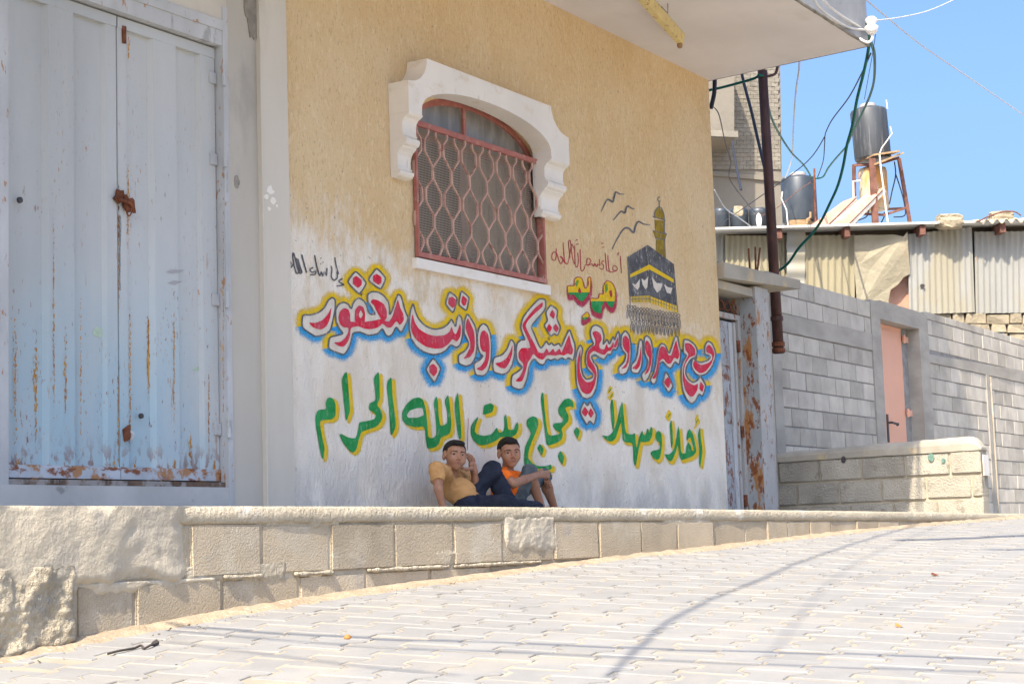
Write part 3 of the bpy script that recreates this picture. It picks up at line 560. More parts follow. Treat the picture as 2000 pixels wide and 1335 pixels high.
# grille: frame and fifteen waving bars
GX0, GX1, GZ0, GZ1, GY = 8.79, 10.355, 1.742, 2.60, -0.022
mb = MB(); t = 0.022
mb.box(GX0, GX1, GY - 0.012, GY + 0.012, GZ1 - 0.035, GZ1); mb.box(GX0, GX1, GY - 0.014, GY + 0.012, GZ0, GZ0 + 0.032)
mb.box(GX0, GX0 + t, GY - 0.010, GY + 0.012, GZ0 + 0.032, GZ1 - 0.035); mb.box(GX1 - t, GX1, GY - 0.010, GY + 0.045, GZ0 + 0.032, GZ1 - 0.035)
mb.box(GX1, GX1 + 0.05, GY - 0.005, GY + 0.010, 2.53, 2.55)
grille = mb.build('grille', M_OXIDE, house)
NB = 15; sp = (GX1 - GX0 - 0.08) / (NB - 1); per = 0.315
for i in range(NB):
    x0 = GX0 + 0.04 + sp * i; sg = 1 if i % 2 == 0 else -1; pts = []
    for k in range(61):
        z = GZ1 - 0.03 - (GZ1 - GZ0 - 0.055) * k / 60; ph = ((GZ1 - z) / per + 0.04) % 1.0
        tri = 1 - abs(ph * 2 - 1) * 2                          # -1..1
        w = max(-1, min(1, tri * 1.9)) * min(1, k / 5.0) * min(1, (60 - k) / 5.0)
        pts.append((x0 + sg * w * sp * 0.40, GY + sg * 0.006, z))
    b = MB()
    for q0, q1 in zip(pts[:-1], pts[1:]):
        d = 0.0075; b.hexa([(q1[0]-d, q1[1]-.006, q1[2]), (q1[0]+d, q1[1]-.006, q1[2]), (q1[0]+d, q1[1]+.006, q1[2]), (q1[0]-d, q1[1]+.006, q1[2]), (q0[0]-d, q0[1]-.006, q0[2]), (q0[0]+d, q0[1]-.006, q0[2]), (q0[0]+d, q0[1]+.006, q0[2]), (q0[0]-d, q0[1]+.006, q0[2])])
    b.build('wavy_bar', M_OXIDE2, grille)
# hood: arched board standing off the wall, carried on moulded brackets
HD = -0.15
def hz(zx, zy, Y=HD): p = at_y(720 + .3894*zx, 80 + .3894*zy, Y); return (p.x, p.z)
Lx, Rx = hz(198, 195)[0], hz(1003, 480)[0]; TL, TR = hz(292, 88)[0], hz(915, 328)[0]; HT = hz(292, 88)[1]; SH = hz(198, 195)[1]; BOT = hz(200, 352)[1]
def cove(x0, z0, x1, z1, n=8):  # concave quarter round between two points
    return [(x0 + (x1 - x0) * (1 - math.cos(t)), z0 + (z1 - z0) * math.sin(t)) for t in np.linspace(0, math.pi / 2, n)]
lx1, rx0 = hz(268, 385)[0], hz(918, 585)[0]
inner = [(lx1 + (rx0 - lx1) * (0.5 + 0.5 * math.cos(a)), BOT + 0.03 + (hz(515, 278)[1] - BOT - 0.03) * math.sin(a) ** 0.85) for a in np.linspace(0, math.pi, 31)]
out = [(lx1, BOT), (Lx, BOT), (Lx, SH)] + [(Lx + (TL - Lx) * math.sin(t), SH + (HT - SH) * (1 - math.cos(t))) for t in np.linspace(0, math.pi/2, 9)][1:] + \
      [(TR + (Rx - TR) * (1 - math.cos(t)), HT + (SH - HT) * math.sin(t)) for t in np.linspace(0, math.pi/2, 9)] + [(Rx, BOT), (rx0, BOT)]
mb = MB(); poly = out + inner[1:-1]
mb.prism([(x, HD, z) for x, z in poly], (0, -HD - 0.002, 0)); hood = mb.build('window_hood', M_WHITE, house)
pf = [(217.5, 1.0), (222, 0.90), (226, 0.72), (233, 0.60), (240, 0.57), (252, 0.56), (258, 0.57), (259, 0.62), (262, 0.62), (264, 0.58), (268, 0.76), (274, 0.78), (280, 0.70), (283, 0.55), (286, 0.54), (292, 0.36), (300, 0.22), (310, 0.18), (320, 0.19), (324, 0.20), (325, 0.27), (328, 0.27), (330, 0.24), (333, 0.38), (338, 0.38), (343, 0.28), (346, 0.04)]
za, zb = BOT, hz(125, 690, 0)[1]
for x0, x1 in ((Lx + 0.004, lx1 + 0.012), (rx0 - 0.012, Rx - 0.004)):
    mb = MB(); pr = [(x0, HD * (0.16 + 0.84 * d), za - (za - zb) * (y - 217.5) / (346 - 217.5)) for y, d in pf]
    mb.prism([(x0, -0.002, za)] + pr + [(x0, -0.002, zb)], (x1 - x0, 0, 0)); mb.build('bracket', M_WHITE, hood)
for x0, x1, zlo in ((8.56, Lx + 0.003, zb), (rx0 - 0.0, rx0 + 0.06, zb)):
    mb = MB(); mb.box(x0, x1, -0.055, -0.002, zlo, SH - 0.03 if x0 < 9 else BOT); mb.build('side_board', M_WHITE, hood)

# ---------------------------------------------------------------- sheet-steel double gate
GY0 = 0.045
mb = MB(); mb.box(7.02, 7.06, -0.012, 0.12, 0.17, 2.88); mb.box(5.44, 5.535, -0.002, 0.12, 0.17, 2.76); mb.box(5.44, 7.02, -0.006, 0.12, 2.665, 2.76); mb.box(5.44, 7.02, -0.016, 0.10, 2.745, 2.80)
gate = mb.build('gate_frame', M_FRAME, house)
def leaf(xs_, z0, z1, name):
    mbl = MB(); prof = []
    for i, (x, y) in enumerate(xs_): prof.append((x, y))
    v = [(x, y, z) for x, y in prof for z in (z0, z1)]
    mbl.add(v, [(2*i, 2*i+2, 2*i+3, 2*i+1) for i in range(len(prof)-1)]); return mbl.build(name, M_GATE, gate, fix=False)
R_, Pd = GY0 + 0.022, GY0 - 0.004
leaf([(5.54, GY0), (5.60, GY0), (5.612, R_), (5.80, R_), (5.822, Pd), (5.985, Pd), (6.005, R_), (6.19, R_), (6.205, GY0), (6.276, GY0), (6.276, GY0 + .05)], 0.40, 2.655, 'gate_leaf')
leaf([(6.284, GY0 + .05), (6.284, GY0 - .002), (6.345, GY0 - .002), (6.358, R_), (6.52, R_), (6.542, Pd), (6.71, Pd), (6.73, R_), (6.885, R_), (6.90, GY0 - .002), (7.012, GY0 - .002), (7.012, GY0 + .05)], 0.40, 2.655, 'gate_leaf')
for x0, x1 in ((5.54, 6.276), (6.284, 7.012)):
    mb = MB(); mb.box(x0, x1, GY0 - 0.010, GY0 + 0.03, 0.352, 0.412); mb.build('bottom_rail', M_GATE_RUST, gate)
    mb = MB(); mb.box(x0, x1, GY0 - 0.006, GY0 + 0.03, 2.60, 2.655); mb.build('top_rail', M_GATE, gate)
mb = MB(); mb.box(5.44, 7.055, 0.012, 0.15, 0.318, 0.345); mb.build('rusted_track', mat('grimy_rusted_track', (0.13, 0.085, 0.06), 0.4, 9, rough=0.9, bump=.4, bs=60, layers=[((0.36, 0.35, 0.33), 7, (1, 1, 1), .5, .62, .7)]), gate)
for z in (2.49, 2.05, 1.30, 0.62):
    mb = MB(); mb.tube([(7.018, -0.018, z - 0.045), (7.018, -0.018, z + 0.045)], 0.012, 8); mb.box(6.965, 7.015, GY0 - 0.014, GY0 - 0.003, z - 0.03, z + 0.03); mb.build('hinge', M_FRAME, gate)
def hasp(pts, y, m=M_RUST, th=0.01):
    mbh = MB(); q = [at_y(a, b, y) for a, b in pts]; mbh.prism([(p.x, y, p.z) for p in q], (0, th, 0)); return mbh.build('hasp', m, gate)
hasp([(230, 369), (236, 372), (242, 371), (243, 380), (243, 397), (238, 392), (233, 398), (228, 391), (223, 387), (228, 381)], GY0 - 0.020, th=.012)
hasp([(243, 380), (248, 379), (252, 387), (259, 386), (263, 391), (264, 404), (266, 416), (258, 412), (254, 414), (250, 411), (244, 404)], GY0 - 0.026, th=.016)
mb = MB(); c = at_y(247, 396, GY0 - .03); mb.tube([c + Vector((-.05, 0, .012)), c + Vector((.02, -.006, .0)), c + Vector((.05, 0, -.025))], .009, 8); mb.build('bolt', M_RUST, gate)
mb = MB(); c = at_y(252, 412, GY0 - .03); mb.tube(catmull([c + Vector((-.014, 0, .02)), c + Vector((-.016, 0, -.01)), c + Vector((0, 0, -.024)), c + Vector((.016, 0, -.008)), c + Vector((.014, 0, .02))], 4), .004, 6); mb.build('padlock_ring', M_RUST, gate)
hasp([(240, 50), (247, 52), (247, 85), (241, 84)], GY0 - 0.012)
hasp([(242, 838), (255, 828), (256, 858), (245, 862)], GY0 - 0.016)
mb = MB(); c = at_y(253, 850, GY0 - 0.02); mb.tube([c + Vector((0, -.012, .02)), c + Vector((0, -.03, 0)), c + Vector((0, -.012, -.02))], 0.007, 6); mb.build('padlock_ring', M_FRAME, gate)
for px, py, r in ((37, 391, .015), (274, 812, .014)):
    c = at_y(px, py, GY0 - 0.002); mb = MB(); mb.lathe([(r, 0), (r * .95, 0.012), (r * .5, 0.014)], (c.x, c.y, c.z), (0, -1, 0), 12); mb.build('lock_plug', M_DARKM, gate)
mb = MB(); mb.box(5.0, 7.05, -0.010, 0.30, -0.3, 0.318); mb.build('threshold', M_CONC_B, house)
mb = MB(); mb.box(5.0, 7.055, -0.008, 0.25, 2.80, 3.788); mb.box(4.6, 5.435, -0.007, 0.25, -0.3, 2.80); mb.build('gate_surround', M_COL2, house)
def rust_run(px, y0, y1, w, yy, k=1.0):     # speckled rust bleeding along seams and folds
    c0, c1 = at_y(px, y0, yy), at_y(px, y1, yy); n = 14; vs, fd, fs = [], [], []
    for i in range(n + 1):
        t = i / n; x = c0.x + (c1.x - c0.x) * t; z = c0.z + (c1.z - c0.z) * t; ww = w * (0.5 + abs(fbm(px, z, 0, 3, 3)) * 2); e = math.sin(math.pi * t) ** 0.5
        vs += [(x - ww, yy, z), (x, yy, z), (x + ww, yy, z)]; fd += [0, 0.75 * e * k, 0]
        if i: fs += [(3*i-3, 3*i-2, 3*i+1, 3*i), (3*i-2, 3*i-1, 3*i+2, 3*i+1)]
    m2 = MB(); m2.add(vs, fs); o = m2.build('rust_run', M_SPECK, gate, fix=False); at = o.data.attributes.new('fade', 'FLOAT', 'POINT'); at.data.foreach_set('value', fd)
for a_ in ((251, 60, 130, .03, GY0 - .004), (250, 290, 520, .035, GY0 - .004), (232, 300, 640, .022, GY0 - .002), (254, 560, 930, .035, GY0 - .004), (231, 700, 930, .02, GY0 - .002), (290, 600, 790, .03, R_ - .002, 1.3), (322, 560, 850, .02, R_ - .0), (340, 560, 860, .025, Pd - .002), (30, 560, 930, .03, GY0 - .002), (70, 640, 900, .04, R_ - .002), (105, 380, 900, .018, Pd - .002), (128, 620, 860, .03, Pd - .002), (158, 540, 930, .014, Pd - .002), (436, 300, 960, .016, -.0135), (372, 830, 930, .04, R_ - .002), (408, 700, 930, .02, GY0 - .004)): rust_run(*a_)
for px0, px1 in ((20, 240), (250, 432)):
    for k_ in range(7):
        px = px0 + (px1 - px0) * (k_ + .5) / 7; rust_run(px, 890 + 20 * (k_ % 3), 945, .05, GY0 - .0115 if False else Pd - .003, 1.1)
# faint marks on the gate
for pts, m in (([(325, 531), (332, 527), (345, 526), (361, 527), (352, 532), (335, 534)], 'g'), ([(326, 553), (340, 548), (358, 549), (342, 556)], 'g')):
    q = [at_y(a, b, Pd - 0.002) for a, b in pts]; mb = MB(); mb.add([(p.x, p.y, p.z) for p in q], [tuple(range(len(q)))]); mb.build('smudge', M_FASCIA, gate, fix=False)
for pts in ([(181, 645), (190, 637), (202, 645), (207, 656), (195, 658), (183, 655)], [(373, 723), (385, 716), (400, 720), (390, 724)]):
    q = [at_y(a, b, R_ - 0.002) for a, b in pts]; mb = MB(); mb.add([(p.x, p.y, p.z) for p in q], [tuple(range(len(q)))]); mb.build('green_smear', mat('lime_chalk', (0.40, 0.50, 0.38), 0.2, 20), gate, fix=False)

# ---------------------------------------------------------------- lamp batten under the canopy
a, b = at_z(1258, 0, 3.74), at_z(1329, 80, 3.74); d = (b - a).normalized(); a = a - d * 0.42
lamp = thing('lamp_batten', 'rust-speckled yellowed fluorescent lamp batten under the canopy', 'lamp', (a + b) / 2)
w = Vector((d.y, -d.x, 0)) * 0.036; up = Vector((0, 0, 1))
mb = MB(); mb.hexa([a - w*.6 - up*.03, b - w*.6 - up*.03, b + w*.6 - up*.03, a + w*.6 - up*.03, a - w + up*.046, b - w + up*.046, b + w + up*.046, a + w + up*.046]); mb.build('batten', M_LAMP, lamp)
for q in (a, b):
    mb = MB(); mb.lathe([(0.020, 0), (0.022, 0.02), (0.014, 0.035)], q - up * 0.03 - d * 0.03, (0, 0, -1), 10); mb.build('lamp_holder', M_BOARD, lamp)
mb = MB(); mb.tube([a + d*.75 + w*1.2 + up*.04, a + d*.80 + w*2.2 + up*.0, a + d*.72 + w*2.8 + up*.046], 0.003, 5); mb.build('loose_wire', M_DARKM, lamp)
# ---------------------------------------------------------------- painted lettering, measured off the wall
ZA, ZB, ZC, ZD = (550, 470, .1873), (770, 530, .18727), (940, 540, .2322), (1160, 600, .18724)
ZE, ZF, ZG, ZH = (590, 710, .15728), (880, 740, .1498), (1130, 740, .1423), (1050, 350, .2396)
def topx(Z, pts): return [Vector((Z[0] + Z[2]*x, Z[1] + Z[2]*y)) for x, y in pts]
def chaikin(p, it=2):
    for n_ in range(it):
        q = []; r_ = 0.12 if len(p) < 8 and n_ == 0 else (0.17 if n_ == 0 else 0.25)
        for i in range(len(p)):
            a, b = p[i], p[(i+1) % len(p)]; q += [a * (1 - r_) + b * r_, a * r_ + b * (1 - r_)]
        p = q
    return p
_cnt = [0]
def W(p, y): w = at_y(p[0], p[1], 0.0); return (w.x, y, w.z)
def fill(mb, p, y):
    _cnt[0] += 1; y = y - 2e-5 * (_cnt[0] % 40)
    tri = geometry.tessellate_polygon([[Vector((q.x, q.y, 0)) for q in p]])
    mb.add([W(q, y) for q in p], [tuple(t) for t in tri])
def area(p): return sum(p[i].x * p[(i+1) % len(p)].y - p[(i+1) % len(p)].x * p[i].y for i in range(len(p))) / 2
def normals(p, closed=True):
    out = []; n = len(p)
    for i in range(n):
        a, b = (p[i-1], p[(i+1) % n]) if closed else (p[max(0, i-1)], p[min(n-1, i+1)])
        t = (b - a); t = t.normalized() if t.length > 1e-6 else Vector((1, 0)); out.append(Vector((t.y, -t.x)))
    return out
def ribbon(mb, p, w, y, closed=False, taper=False):
    _cnt[0] += 1; y = y - 2e-5 * (_cnt[0] % 40); n = len(p); nr = normals(p, closed); vs = []
    for i in range(n):
        k = w * (1 if not taper else (0.35 + 0.65 * math.sin(math.pi * min(1, (i + .5) / n)))); vs += [W(p[i] - nr[i]*k, y - 1e-6*i), W(p[i] + nr[i]*k, y - 1e-6*i)]
    m = n if closed else n - 1; mb.add(vs, [(2*i, 2*((i+1) % n), 2*((i+1) % n)+1, 2*i+1) for i in range(m)])
class Halo:
    def __init__(self): self.mb = MB(); self.fd = []
    def seg(self, A, B):     # A, B: lists of (point, fade) across
        _cnt[0] += 1; y = -0.0009 - 6e-6 * (_cnt[0] % 90); k = len(A)
        self.mb.add([W(p, y) for p, f in A] + [W(p, y) for p, f in B], [(i, i+1, k+i+1, k+i) for i in range(k-1)]); self.fd += [f for p, f in A] + [f for p, f in B]
    def poly(self, p, y, f=1.0, soft=3.0):
        n0 = len(self.mb.v); fill(self.mb, p, y); self.fd += [f] * (len(self.mb.v) - n0)
        s = 1 if area(p) > 0 else -1; nr = normals(p); 
        for i in range(len(p)):
            j = (i+1) % len(p); self.seg([(p[i], f), (p[i] + nr[i]*s*soft, 0)], [(p[j], f), (p[j] + nr[j]*s*soft, 0)])
    def build(self, name, m, parent):
        o = self.mb.build(name, m, parent, fix=False); at = o.data.attributes.new('fade', 'FLOAT', 'POINT'); at.data.foreach_set('value', self.fd); return o
yel, blu = Halo(), Halo(); wh, dk, rd = MB(), MB(), MB()
def letter(Z, outl, reds=(), dark=1.55, only=None):
    p = chaikin(topx(Z, outl), 2); s = 1 if area(p) > 0 else -1; nr = [v * s for v in normals(p)]
    for i in range(len(p)):
        j = (i + 1) % len(p); up = (nr[i].y + nr[j].y) / 2 + 0.25 * (nr[i].x + nr[j].x) / 2
        h = only or (yel if up < 0.12 else blu)
        wv = 1.0 + 0.25 * fbm(p[i].x, p[i].y, 0, 0.04, 2)
        h.seg([(p[i] - nr[i]*1.0, 1), (p[i] + nr[i]*6.0*wv, .95), (p[i] + nr[i]*17*wv, 0)], [(p[j] - nr[j]*1.0, 1), (p[j] + nr[j]*6.0*wv, .95), (p[j] + nr[j]*17*wv, 0)])
    fill(wh, p, -0.0030); ribbon(dk, p, dark, -0.0042, True)
    for r in reds: fill(rd, chaikin(topx(Z, r), 2), -0.0052)
letter(ZA, [(520,590),(553,610),(555,700),(530,830),(505,930),(460,975),(350,1000),(290,965),(205,905),(210,770),(300,775),(380,750),(440,700),(480,620)], [[(515,685),(500,800),(465,890),(400,930),(320,905),(272,850),(340,860),(420,830),(480,760)]])
letter(ZA, [(555,720),(590,660),(640,640),(690,660),(720,715),(735,660),(760,620),(800,595),(850,625),(880,670),(905,765),(975,770),(935,700),(890,630),(890,560),(930,530),(1000,535),(1060,570),(1110,640),(1120,720),(1118,775),(1145,735),(1175,640),(1205,555),(1240,575),(1258,640),(1285,740),(1315,800),(1300,850),(1240,970),(1190,890),(1150,975),(1115,1000),(1080,985),(1045,910),(1000,970),(900,990),(810,950),(735,960),(720,1050),(690,1130),(645,1190),(600,1175),(480,1130),(490,1005),(580,985),(640,968),(590,910),(560,830)],
  [[(585,800),(600,735),(645,700),(690,715),(708,770),(706,845),(760,845),(800,868),(860,845),(960,832),(1030,815),(1110,850),(1150,790),(1180,690),(1205,605),(1225,690),(1262,760),(1270,830),(1225,885),(1190,830),(1140,905),(1090,905),(1045,860),(1000,905),(920,925),(850,915),(795,890),(712,905),(705,1000),(680,1060),(640,1105),(590,1100),(530,1060),(610,1055),(660,1010),(690,950),(690,905),(640,905),(600,870)],
   [(755,840),(758,720),(800,672),(845,690),(865,760),(858,860),(800,870)], [(920,640),(940,608),(1000,620),(1065,665),(1090,730),(1090,810),(1045,850),(1020,800),(985,740),(960,680)]])
fill(wh, chaikin(topx(ZA, [(795,765),(815,722),(840,770),(818,808),(798,792)]), 1), -0.0062)
letter(ZA, [(765,310),(885,440),(805,565),(675,430)], [[(770,365),(830,410),(830,460),(790,495),(735,450),(735,390)]], only=yel)
letter(ZA, [(985,280),(1085,390),(1030,515),(890,410)], [[(985,345),(1035,380),(1035,440),(1000,462),(945,420),(945,365)]], only=yel)
letter(ZB, [(190,325),(215,420),(250,500),(320,570),(410,605),(500,590),(560,545),(590,492),(612,535),(635,580),(645,500),(665,450),(695,475),(705,530),(710,600),(705,690),(680,770),(640,795),(585,760),(540,820),(480,855),(400,870),(300,840),(220,780),(170,700),(150,600),(152,480),(165,400)],
  [[(183,430),(205,530),(250,600),(330,650),(420,675),(520,665),(570,630),(592,570),(608,630),(635,660),(660,600),(680,540),(690,590),(685,680),(645,735),(600,700),(570,745),(500,800),(420,805),(320,785),(230,720),(180,650),(165,560)]])
letter(ZB, [(567,205),(655,275),(610,440),(525,340)], [[(600,262),(640,300),(630,360),(600,383),(555,340),(560,275)]], only=yel)
letter(ZB, [(690,195),(778,270),(750,415),(665,350)], [[(705,245),(755,290),(740,350),(715,360),(690,320)]], only=yel)
letter(ZB, [(400,895),(485,1010),(415,1170),(318,1020)], [[(400,960),(440,1000),(440,1050),(405,1098),(360,1050),(355,985)]], only=blu)
letter(ZB, [(755,435),(800,500),(840,570),(855,650),(858,800),(840,900),(800,970),(740,990),(665,960),(660,870),(730,830),(765,780),(770,740),(745,690),(720,640),(725,520)], [[(762,480),(790,545),(825,620),(835,720),(830,820),(790,890),(710,915),(750,860),(785,790),(785,730),(755,650),(735,590),(745,520)]])
letter(ZB, [(920,540),(965,565),(1000,650),(1010,780),(1005,930),(975,1040),(930,1090),(840,1080),(820,960),(890,920),(925,880),(890,860),(865,790),(860,660),(880,580)], [[(930,610),(975,650),(990,780),(985,900),(960,990),(910,1040),(845,1015),(900,985),(940,920),(952,840),(915,835),(890,790),(885,690),(900,630)]])
letter(ZB, [(1215,705),(1250,745),(1250,880),(1225,980),(1180,1055),(1120,1075),(1030,1050),(1020,980),(1030,895),(1120,870),(1170,810),(1195,740)], [[(1228,755),(1225,860),(1195,950),(1150,1015),(1090,1000),(1040,955),(1110,945),(1170,900),(1205,830)]])
letter(ZC, [(480,185),(535,190),(540,250),(525,290),(470,350),(412,420),(440,480),(480,580),(500,605),(530,560),(545,540),(562,575),(590,555),(605,582),(650,558),(667,595),(690,540),(715,480),(740,440),(755,490),(785,570),(785,640),(770,710),(730,680),(705,700),(670,680),(640,705),(610,690),(580,705),(550,690),(520,745),(480,735),(440,685),(400,745),(385,850),(350,940),(310,950),(245,925),(250,830),(300,800),(345,762),(300,720),(285,640),(295,560),(330,532),(365,530),(350,500),(325,430),(340,350),(400,270)],
  [[(515,210),(510,255),(450,305),(390,365),(365,410),(390,470),(440,560),(475,638),(520,645),(545,598),(565,645),(600,600),(615,640),(655,600),(668,645),(700,570),(735,480),(748,560),(770,620),(755,660),(720,645),(690,665),(655,655),(620,665),(580,660),(545,660),(515,700),(475,690),(432,645),(410,690),(385,720),(370,790),(340,885),(275,880),(320,840),(345,790),(350,735),(310,690),(305,640),(330,600),(370,600),(412,600),(385,520),(345,440),(340,400),(390,330),(450,260)]])
letter(ZC, [(580,235),(640,280),(630,350),(665,430),(635,500),(610,478),(580,505),(520,410),(555,370),(535,300)], [[(590,275),(617,312),(605,360),(567,325)], [(565,395),(592,430),(570,474),(542,435)], [(620,395),(650,435),(625,474),(596,430)]], only=yel)
letter(ZC, [(925,420),(960,405),(1010,430),(1030,500),(1018,575),(1040,545),(1055,525),(1072,570),(1088,540),(1105,500),(1117,540),(1135,480),(1150,455),(1160,500),(1150,580),(1130,620),(1105,605),(1085,660),(1060,650),(1030,700),(990,680),(955,655),(920,670),(940,720),(975,760),(980,830),(965,940),(930,1010),(880,1030),(840,1010),(800,930),(790,830),(790,700),(800,620),(830,570),(850,610),(835,680),(835,760),(850,830),(880,865),(930,850),(935,820),(890,780),(870,720),(875,640),(905,590),(942,570),(920,520),(910,470)],
  [[(925,470),(960,455),(1000,480),(1010,530),(985,570),(992,605),(1030,615),(1050,560),(1062,600),(1085,590),(1105,540),(1112,580),(1135,525),(1146,500),(1145,560),(1125,600),(1105,590),(1085,625),(1060,625),(1030,662),(980,642),(940,622),(905,655),(910,700),(950,755),(968,820),(948,920),(915,980),(880,990),(840,968),(812,900),(800,830),(802,700),(832,600),(825,690),(822,780),(842,850),(880,890),(930,880),(950,830),(925,790),(888,750),(880,690),(890,632),(920,592),(955,575),(955,530)]])
letter(ZC, [(860,1045),(890,1090),(910,1045),(935,1100),(968,1160),(945,1250),(905,1208),(885,1255),(820,1140)], [[(865,1090),(898,1135),(870,1180),(836,1140)], [(915,1100),(944,1150),(915,1190),(892,1150)]], only=blu)
letter(ZD, [(320,240),(360,280),(380,370),(385,480),(370,600),(340,680),(290,705),(255,690),(250,625),(310,570),(330,490),(290,450),(275,380),(280,290)], [[(325,290),(360,330),(370,430),(360,560),(330,630),(275,645),(330,590),(350,480),(310,440),(290,380),(295,310)]])
letter(ZD, [(480,325),(505,360),(505,500),(495,620),(460,690),(400,685),(380,660),(385,600),(430,550),(450,480),(460,380)], [[(487,390),(490,520),(475,610),(440,650),(390,635),(440,590),(470,500)]])
letter(ZD, [(545,290),(590,330),(610,430),(610,560),(590,680),(550,760),(510,780),(485,700),(540,640),(560,560),(525,490),(515,400),(520,320)], [[(550,340),(590,400),(600,500),(590,600),(560,680),(515,710),(560,620),(575,530),(545,490),(525,420),(530,360)]])
letter(ZD, [(700,375),(740,390),(765,460),(782,482),(810,400),(840,305),(868,298),(880,380),(905,470),(885,610),(840,560),(800,640),(760,620),(710,560),(680,590),(660,700),(640,790),(600,800),(580,750),(620,680),(645,560),(660,450),(680,395)], [[(700,400),(740,420),(770,500),(802,502),(830,400),(852,335),(870,420),(890,490),(870,545),(830,520),(800,585),(760,592),(715,530),(680,560),(665,640),(640,740),(595,748),(640,670),(660,540),(675,440)]])
letter(ZD, [(745,655),(825,820),(775,895),(710,790)], [[(765,722),(800,782),(770,848),(720,780)]], only=blu)
letter(ZD, [(930,330),(985,340),(1050,390),(1075,450),(1062,515),(1000,545),(960,620),(950,690),(980,750),(1030,785),(1075,760),(1105,715),(1140,770),(1165,820),(1130,930),(1090,900),(1060,970),(1015,1010),(960,960),(920,870),(905,750),(905,640),(925,560),(965,500),(925,480)], [[(940,370),(1000,375),(1050,430),(1055,500),(990,520),(945,590),(930,670),(945,740),(990,790),(1040,815),(1080,790),(1075,860),(1030,930),(990,930),(945,860),(920,760),(920,650),(945,560),(985,490),(950,450)], [(1105,770),(1145,820),(1125,885),(1092,850)]])
letter(ZD, [(1030,520),(1060,560),(1110,575),(1180,555),(1210,520),(1195,500),(1150,490),(1150,400),(1180,350),(1225,370),(1260,450),(1270,500),(1230,620),(1170,695),(1100,715),(1050,690),(1010,620),(1015,560)], [[(1040,550),(1110,605),(1190,580),(1230,540),(1225,490),(1165,470),(1165,410),(1195,385),(1235,430),(1255,490),(1220,590),(1160,670),(1100,690),(1050,650),(1025,600)]])
yel.build('yellow_halo', P_YEL, front); blu.build('blue_halo', P_BLUE, front)
wh.build('white_lettering', P_WHITE, front, fix=False); dk.build('dark_outline', P_DARK, front, fix=False); rd.build('red_lettering', P_RED, front, fix=False)
# the green line with its yellow drop shade
gn = MB(); ys_ = Halo(); hol = MB()
def green(Z, pts, dx=6.0, dy=4.5, holes=()):
    p = chaikin(topx(Z, pts), 2); fill(gn, p, -0.0034); ys_.poly([q + Vector((dx, dy)) for q in p], -0.0016, 1.0, 4.5)
    for h in holes:
        hp = chaikin(topx(Z, h), 2); hol = MB(); fill(hol, hp, -0.0040); hol.build('letter_counter', P_WHITE, front, fix=False)
green(ZE, [(330,415),(380,430),(410,500),(410,640),(370,690),(220,700),(215,760),(250,950),(275,1050),(255,1185),(235,1160),(200,980),(160,750),(160,650),(190,570),(300,565),(285,500),(300,440)])
green(ZE, [(550,95),(560,200),(590,560),(580,620),(540,720),(525,600),(490,250),(490,180),(520,120)])
green(ZE, [(945,90),(955,200),(960,440),(920,510),(985,590),(995,660),(960,740),(900,790),(730,840),(700,930),(670,1060),(630,1105),(580,1080),(500,980),(455,880),(475,865),(560,915),(660,930),(690,830),(700,725),(800,710),(890,690),(915,640),(880,600),(820,570),(830,490),(910,460),(900,300),(880,180)])
green(ZE, [(1105,155),(1115,400),(1165,770),(1105,895),(1090,850),(1075,550),(1045,280),(1060,210)])
green(ZE, [(1450,415),(1500,450),(1530,560),(1545,700),(1560,920),(1620,920),(1665,880),(1650,640),(1625,480),(1665,395),(1680,470),(1690,650),(1710,780),(1800,740),(1800,600),(1760,460),(1810,375),(1825,480),(1850,760),(1830,870),(1720,910),(1690,1000),(1640,1040),(1550,1055),(1535,960),(1515,770),(1400,790),(1290,760),(1235,690),(1235,600),(1290,500),(1370,430)], holes=[[(1290,640),(1330,580),(1420,550),(1490,550),(1505,640),(1420,670),(1310,670)]])
green(ZF, [(90,160),(105,300),(140,750),(110,800),(85,700),(60,500),(45,330),(60,250)])
green(ZF, [(365,480),(320,600),(305,680),(340,720),(430,740),(530,720),(600,620),(622,700),(680,685),(700,620),(688,500),(720,450),(735,560),(742,660),(820,660),(840,590),(872,550),(882,640),(850,720),(780,760),(650,750),(590,800),(480,850),(380,865),(300,810),(255,720),(255,620),(300,540)])
green(ZF, [(430,340),(520,312),(562,345),(540,432),(412,468)])
green(ZF, [(1060,480),(1120,500),(1145,570),(1110,680),(1050,820),(1010,940),(1005,1030),(1060,1100),(1150,1135),(1250,1130),(1305,1105),(1315,1170),(1250,1190),(1050,1150),(960,1140),(950,1000),(965,880),(1050,700),(985,610),(985,530)], holes=[[(1035,600),(1070,585),(1098,610),(1066,672)]])
green(ZF, [(1160,838),(1212,910),(1185,1000),(1122,900)], 4, 3); green(ZF, [(1640,620),(1682,680),(1650,785),(1598,680)], 4, 3); green(ZF, [(1425,925),(1478,1020),(1450,1120),(1388,1010)], 4, 3)
green(ZF, [(1205,168),(1220,400),(1262,742),(1400,722),(1425,700),(1360,660),(1325,610),(1350,570),(1440,570),(1470,520),(1400,450),(1400,370),(1470,270),(1540,245),(1595,300),(1600,380),(1560,350),(1490,370),(1500,410),(1535,480),(1530,550),(1460,620),(1440,655),(1458,720),(1440,790),(1380,830),(1250,872),(1235,780),(1200,500),(1170,250),(1185,185)])
green(ZG, [(460,265),(480,400),(490,600),(470,715),(455,650),(440,500),(430,380),(440,300)], 4.5, 3)
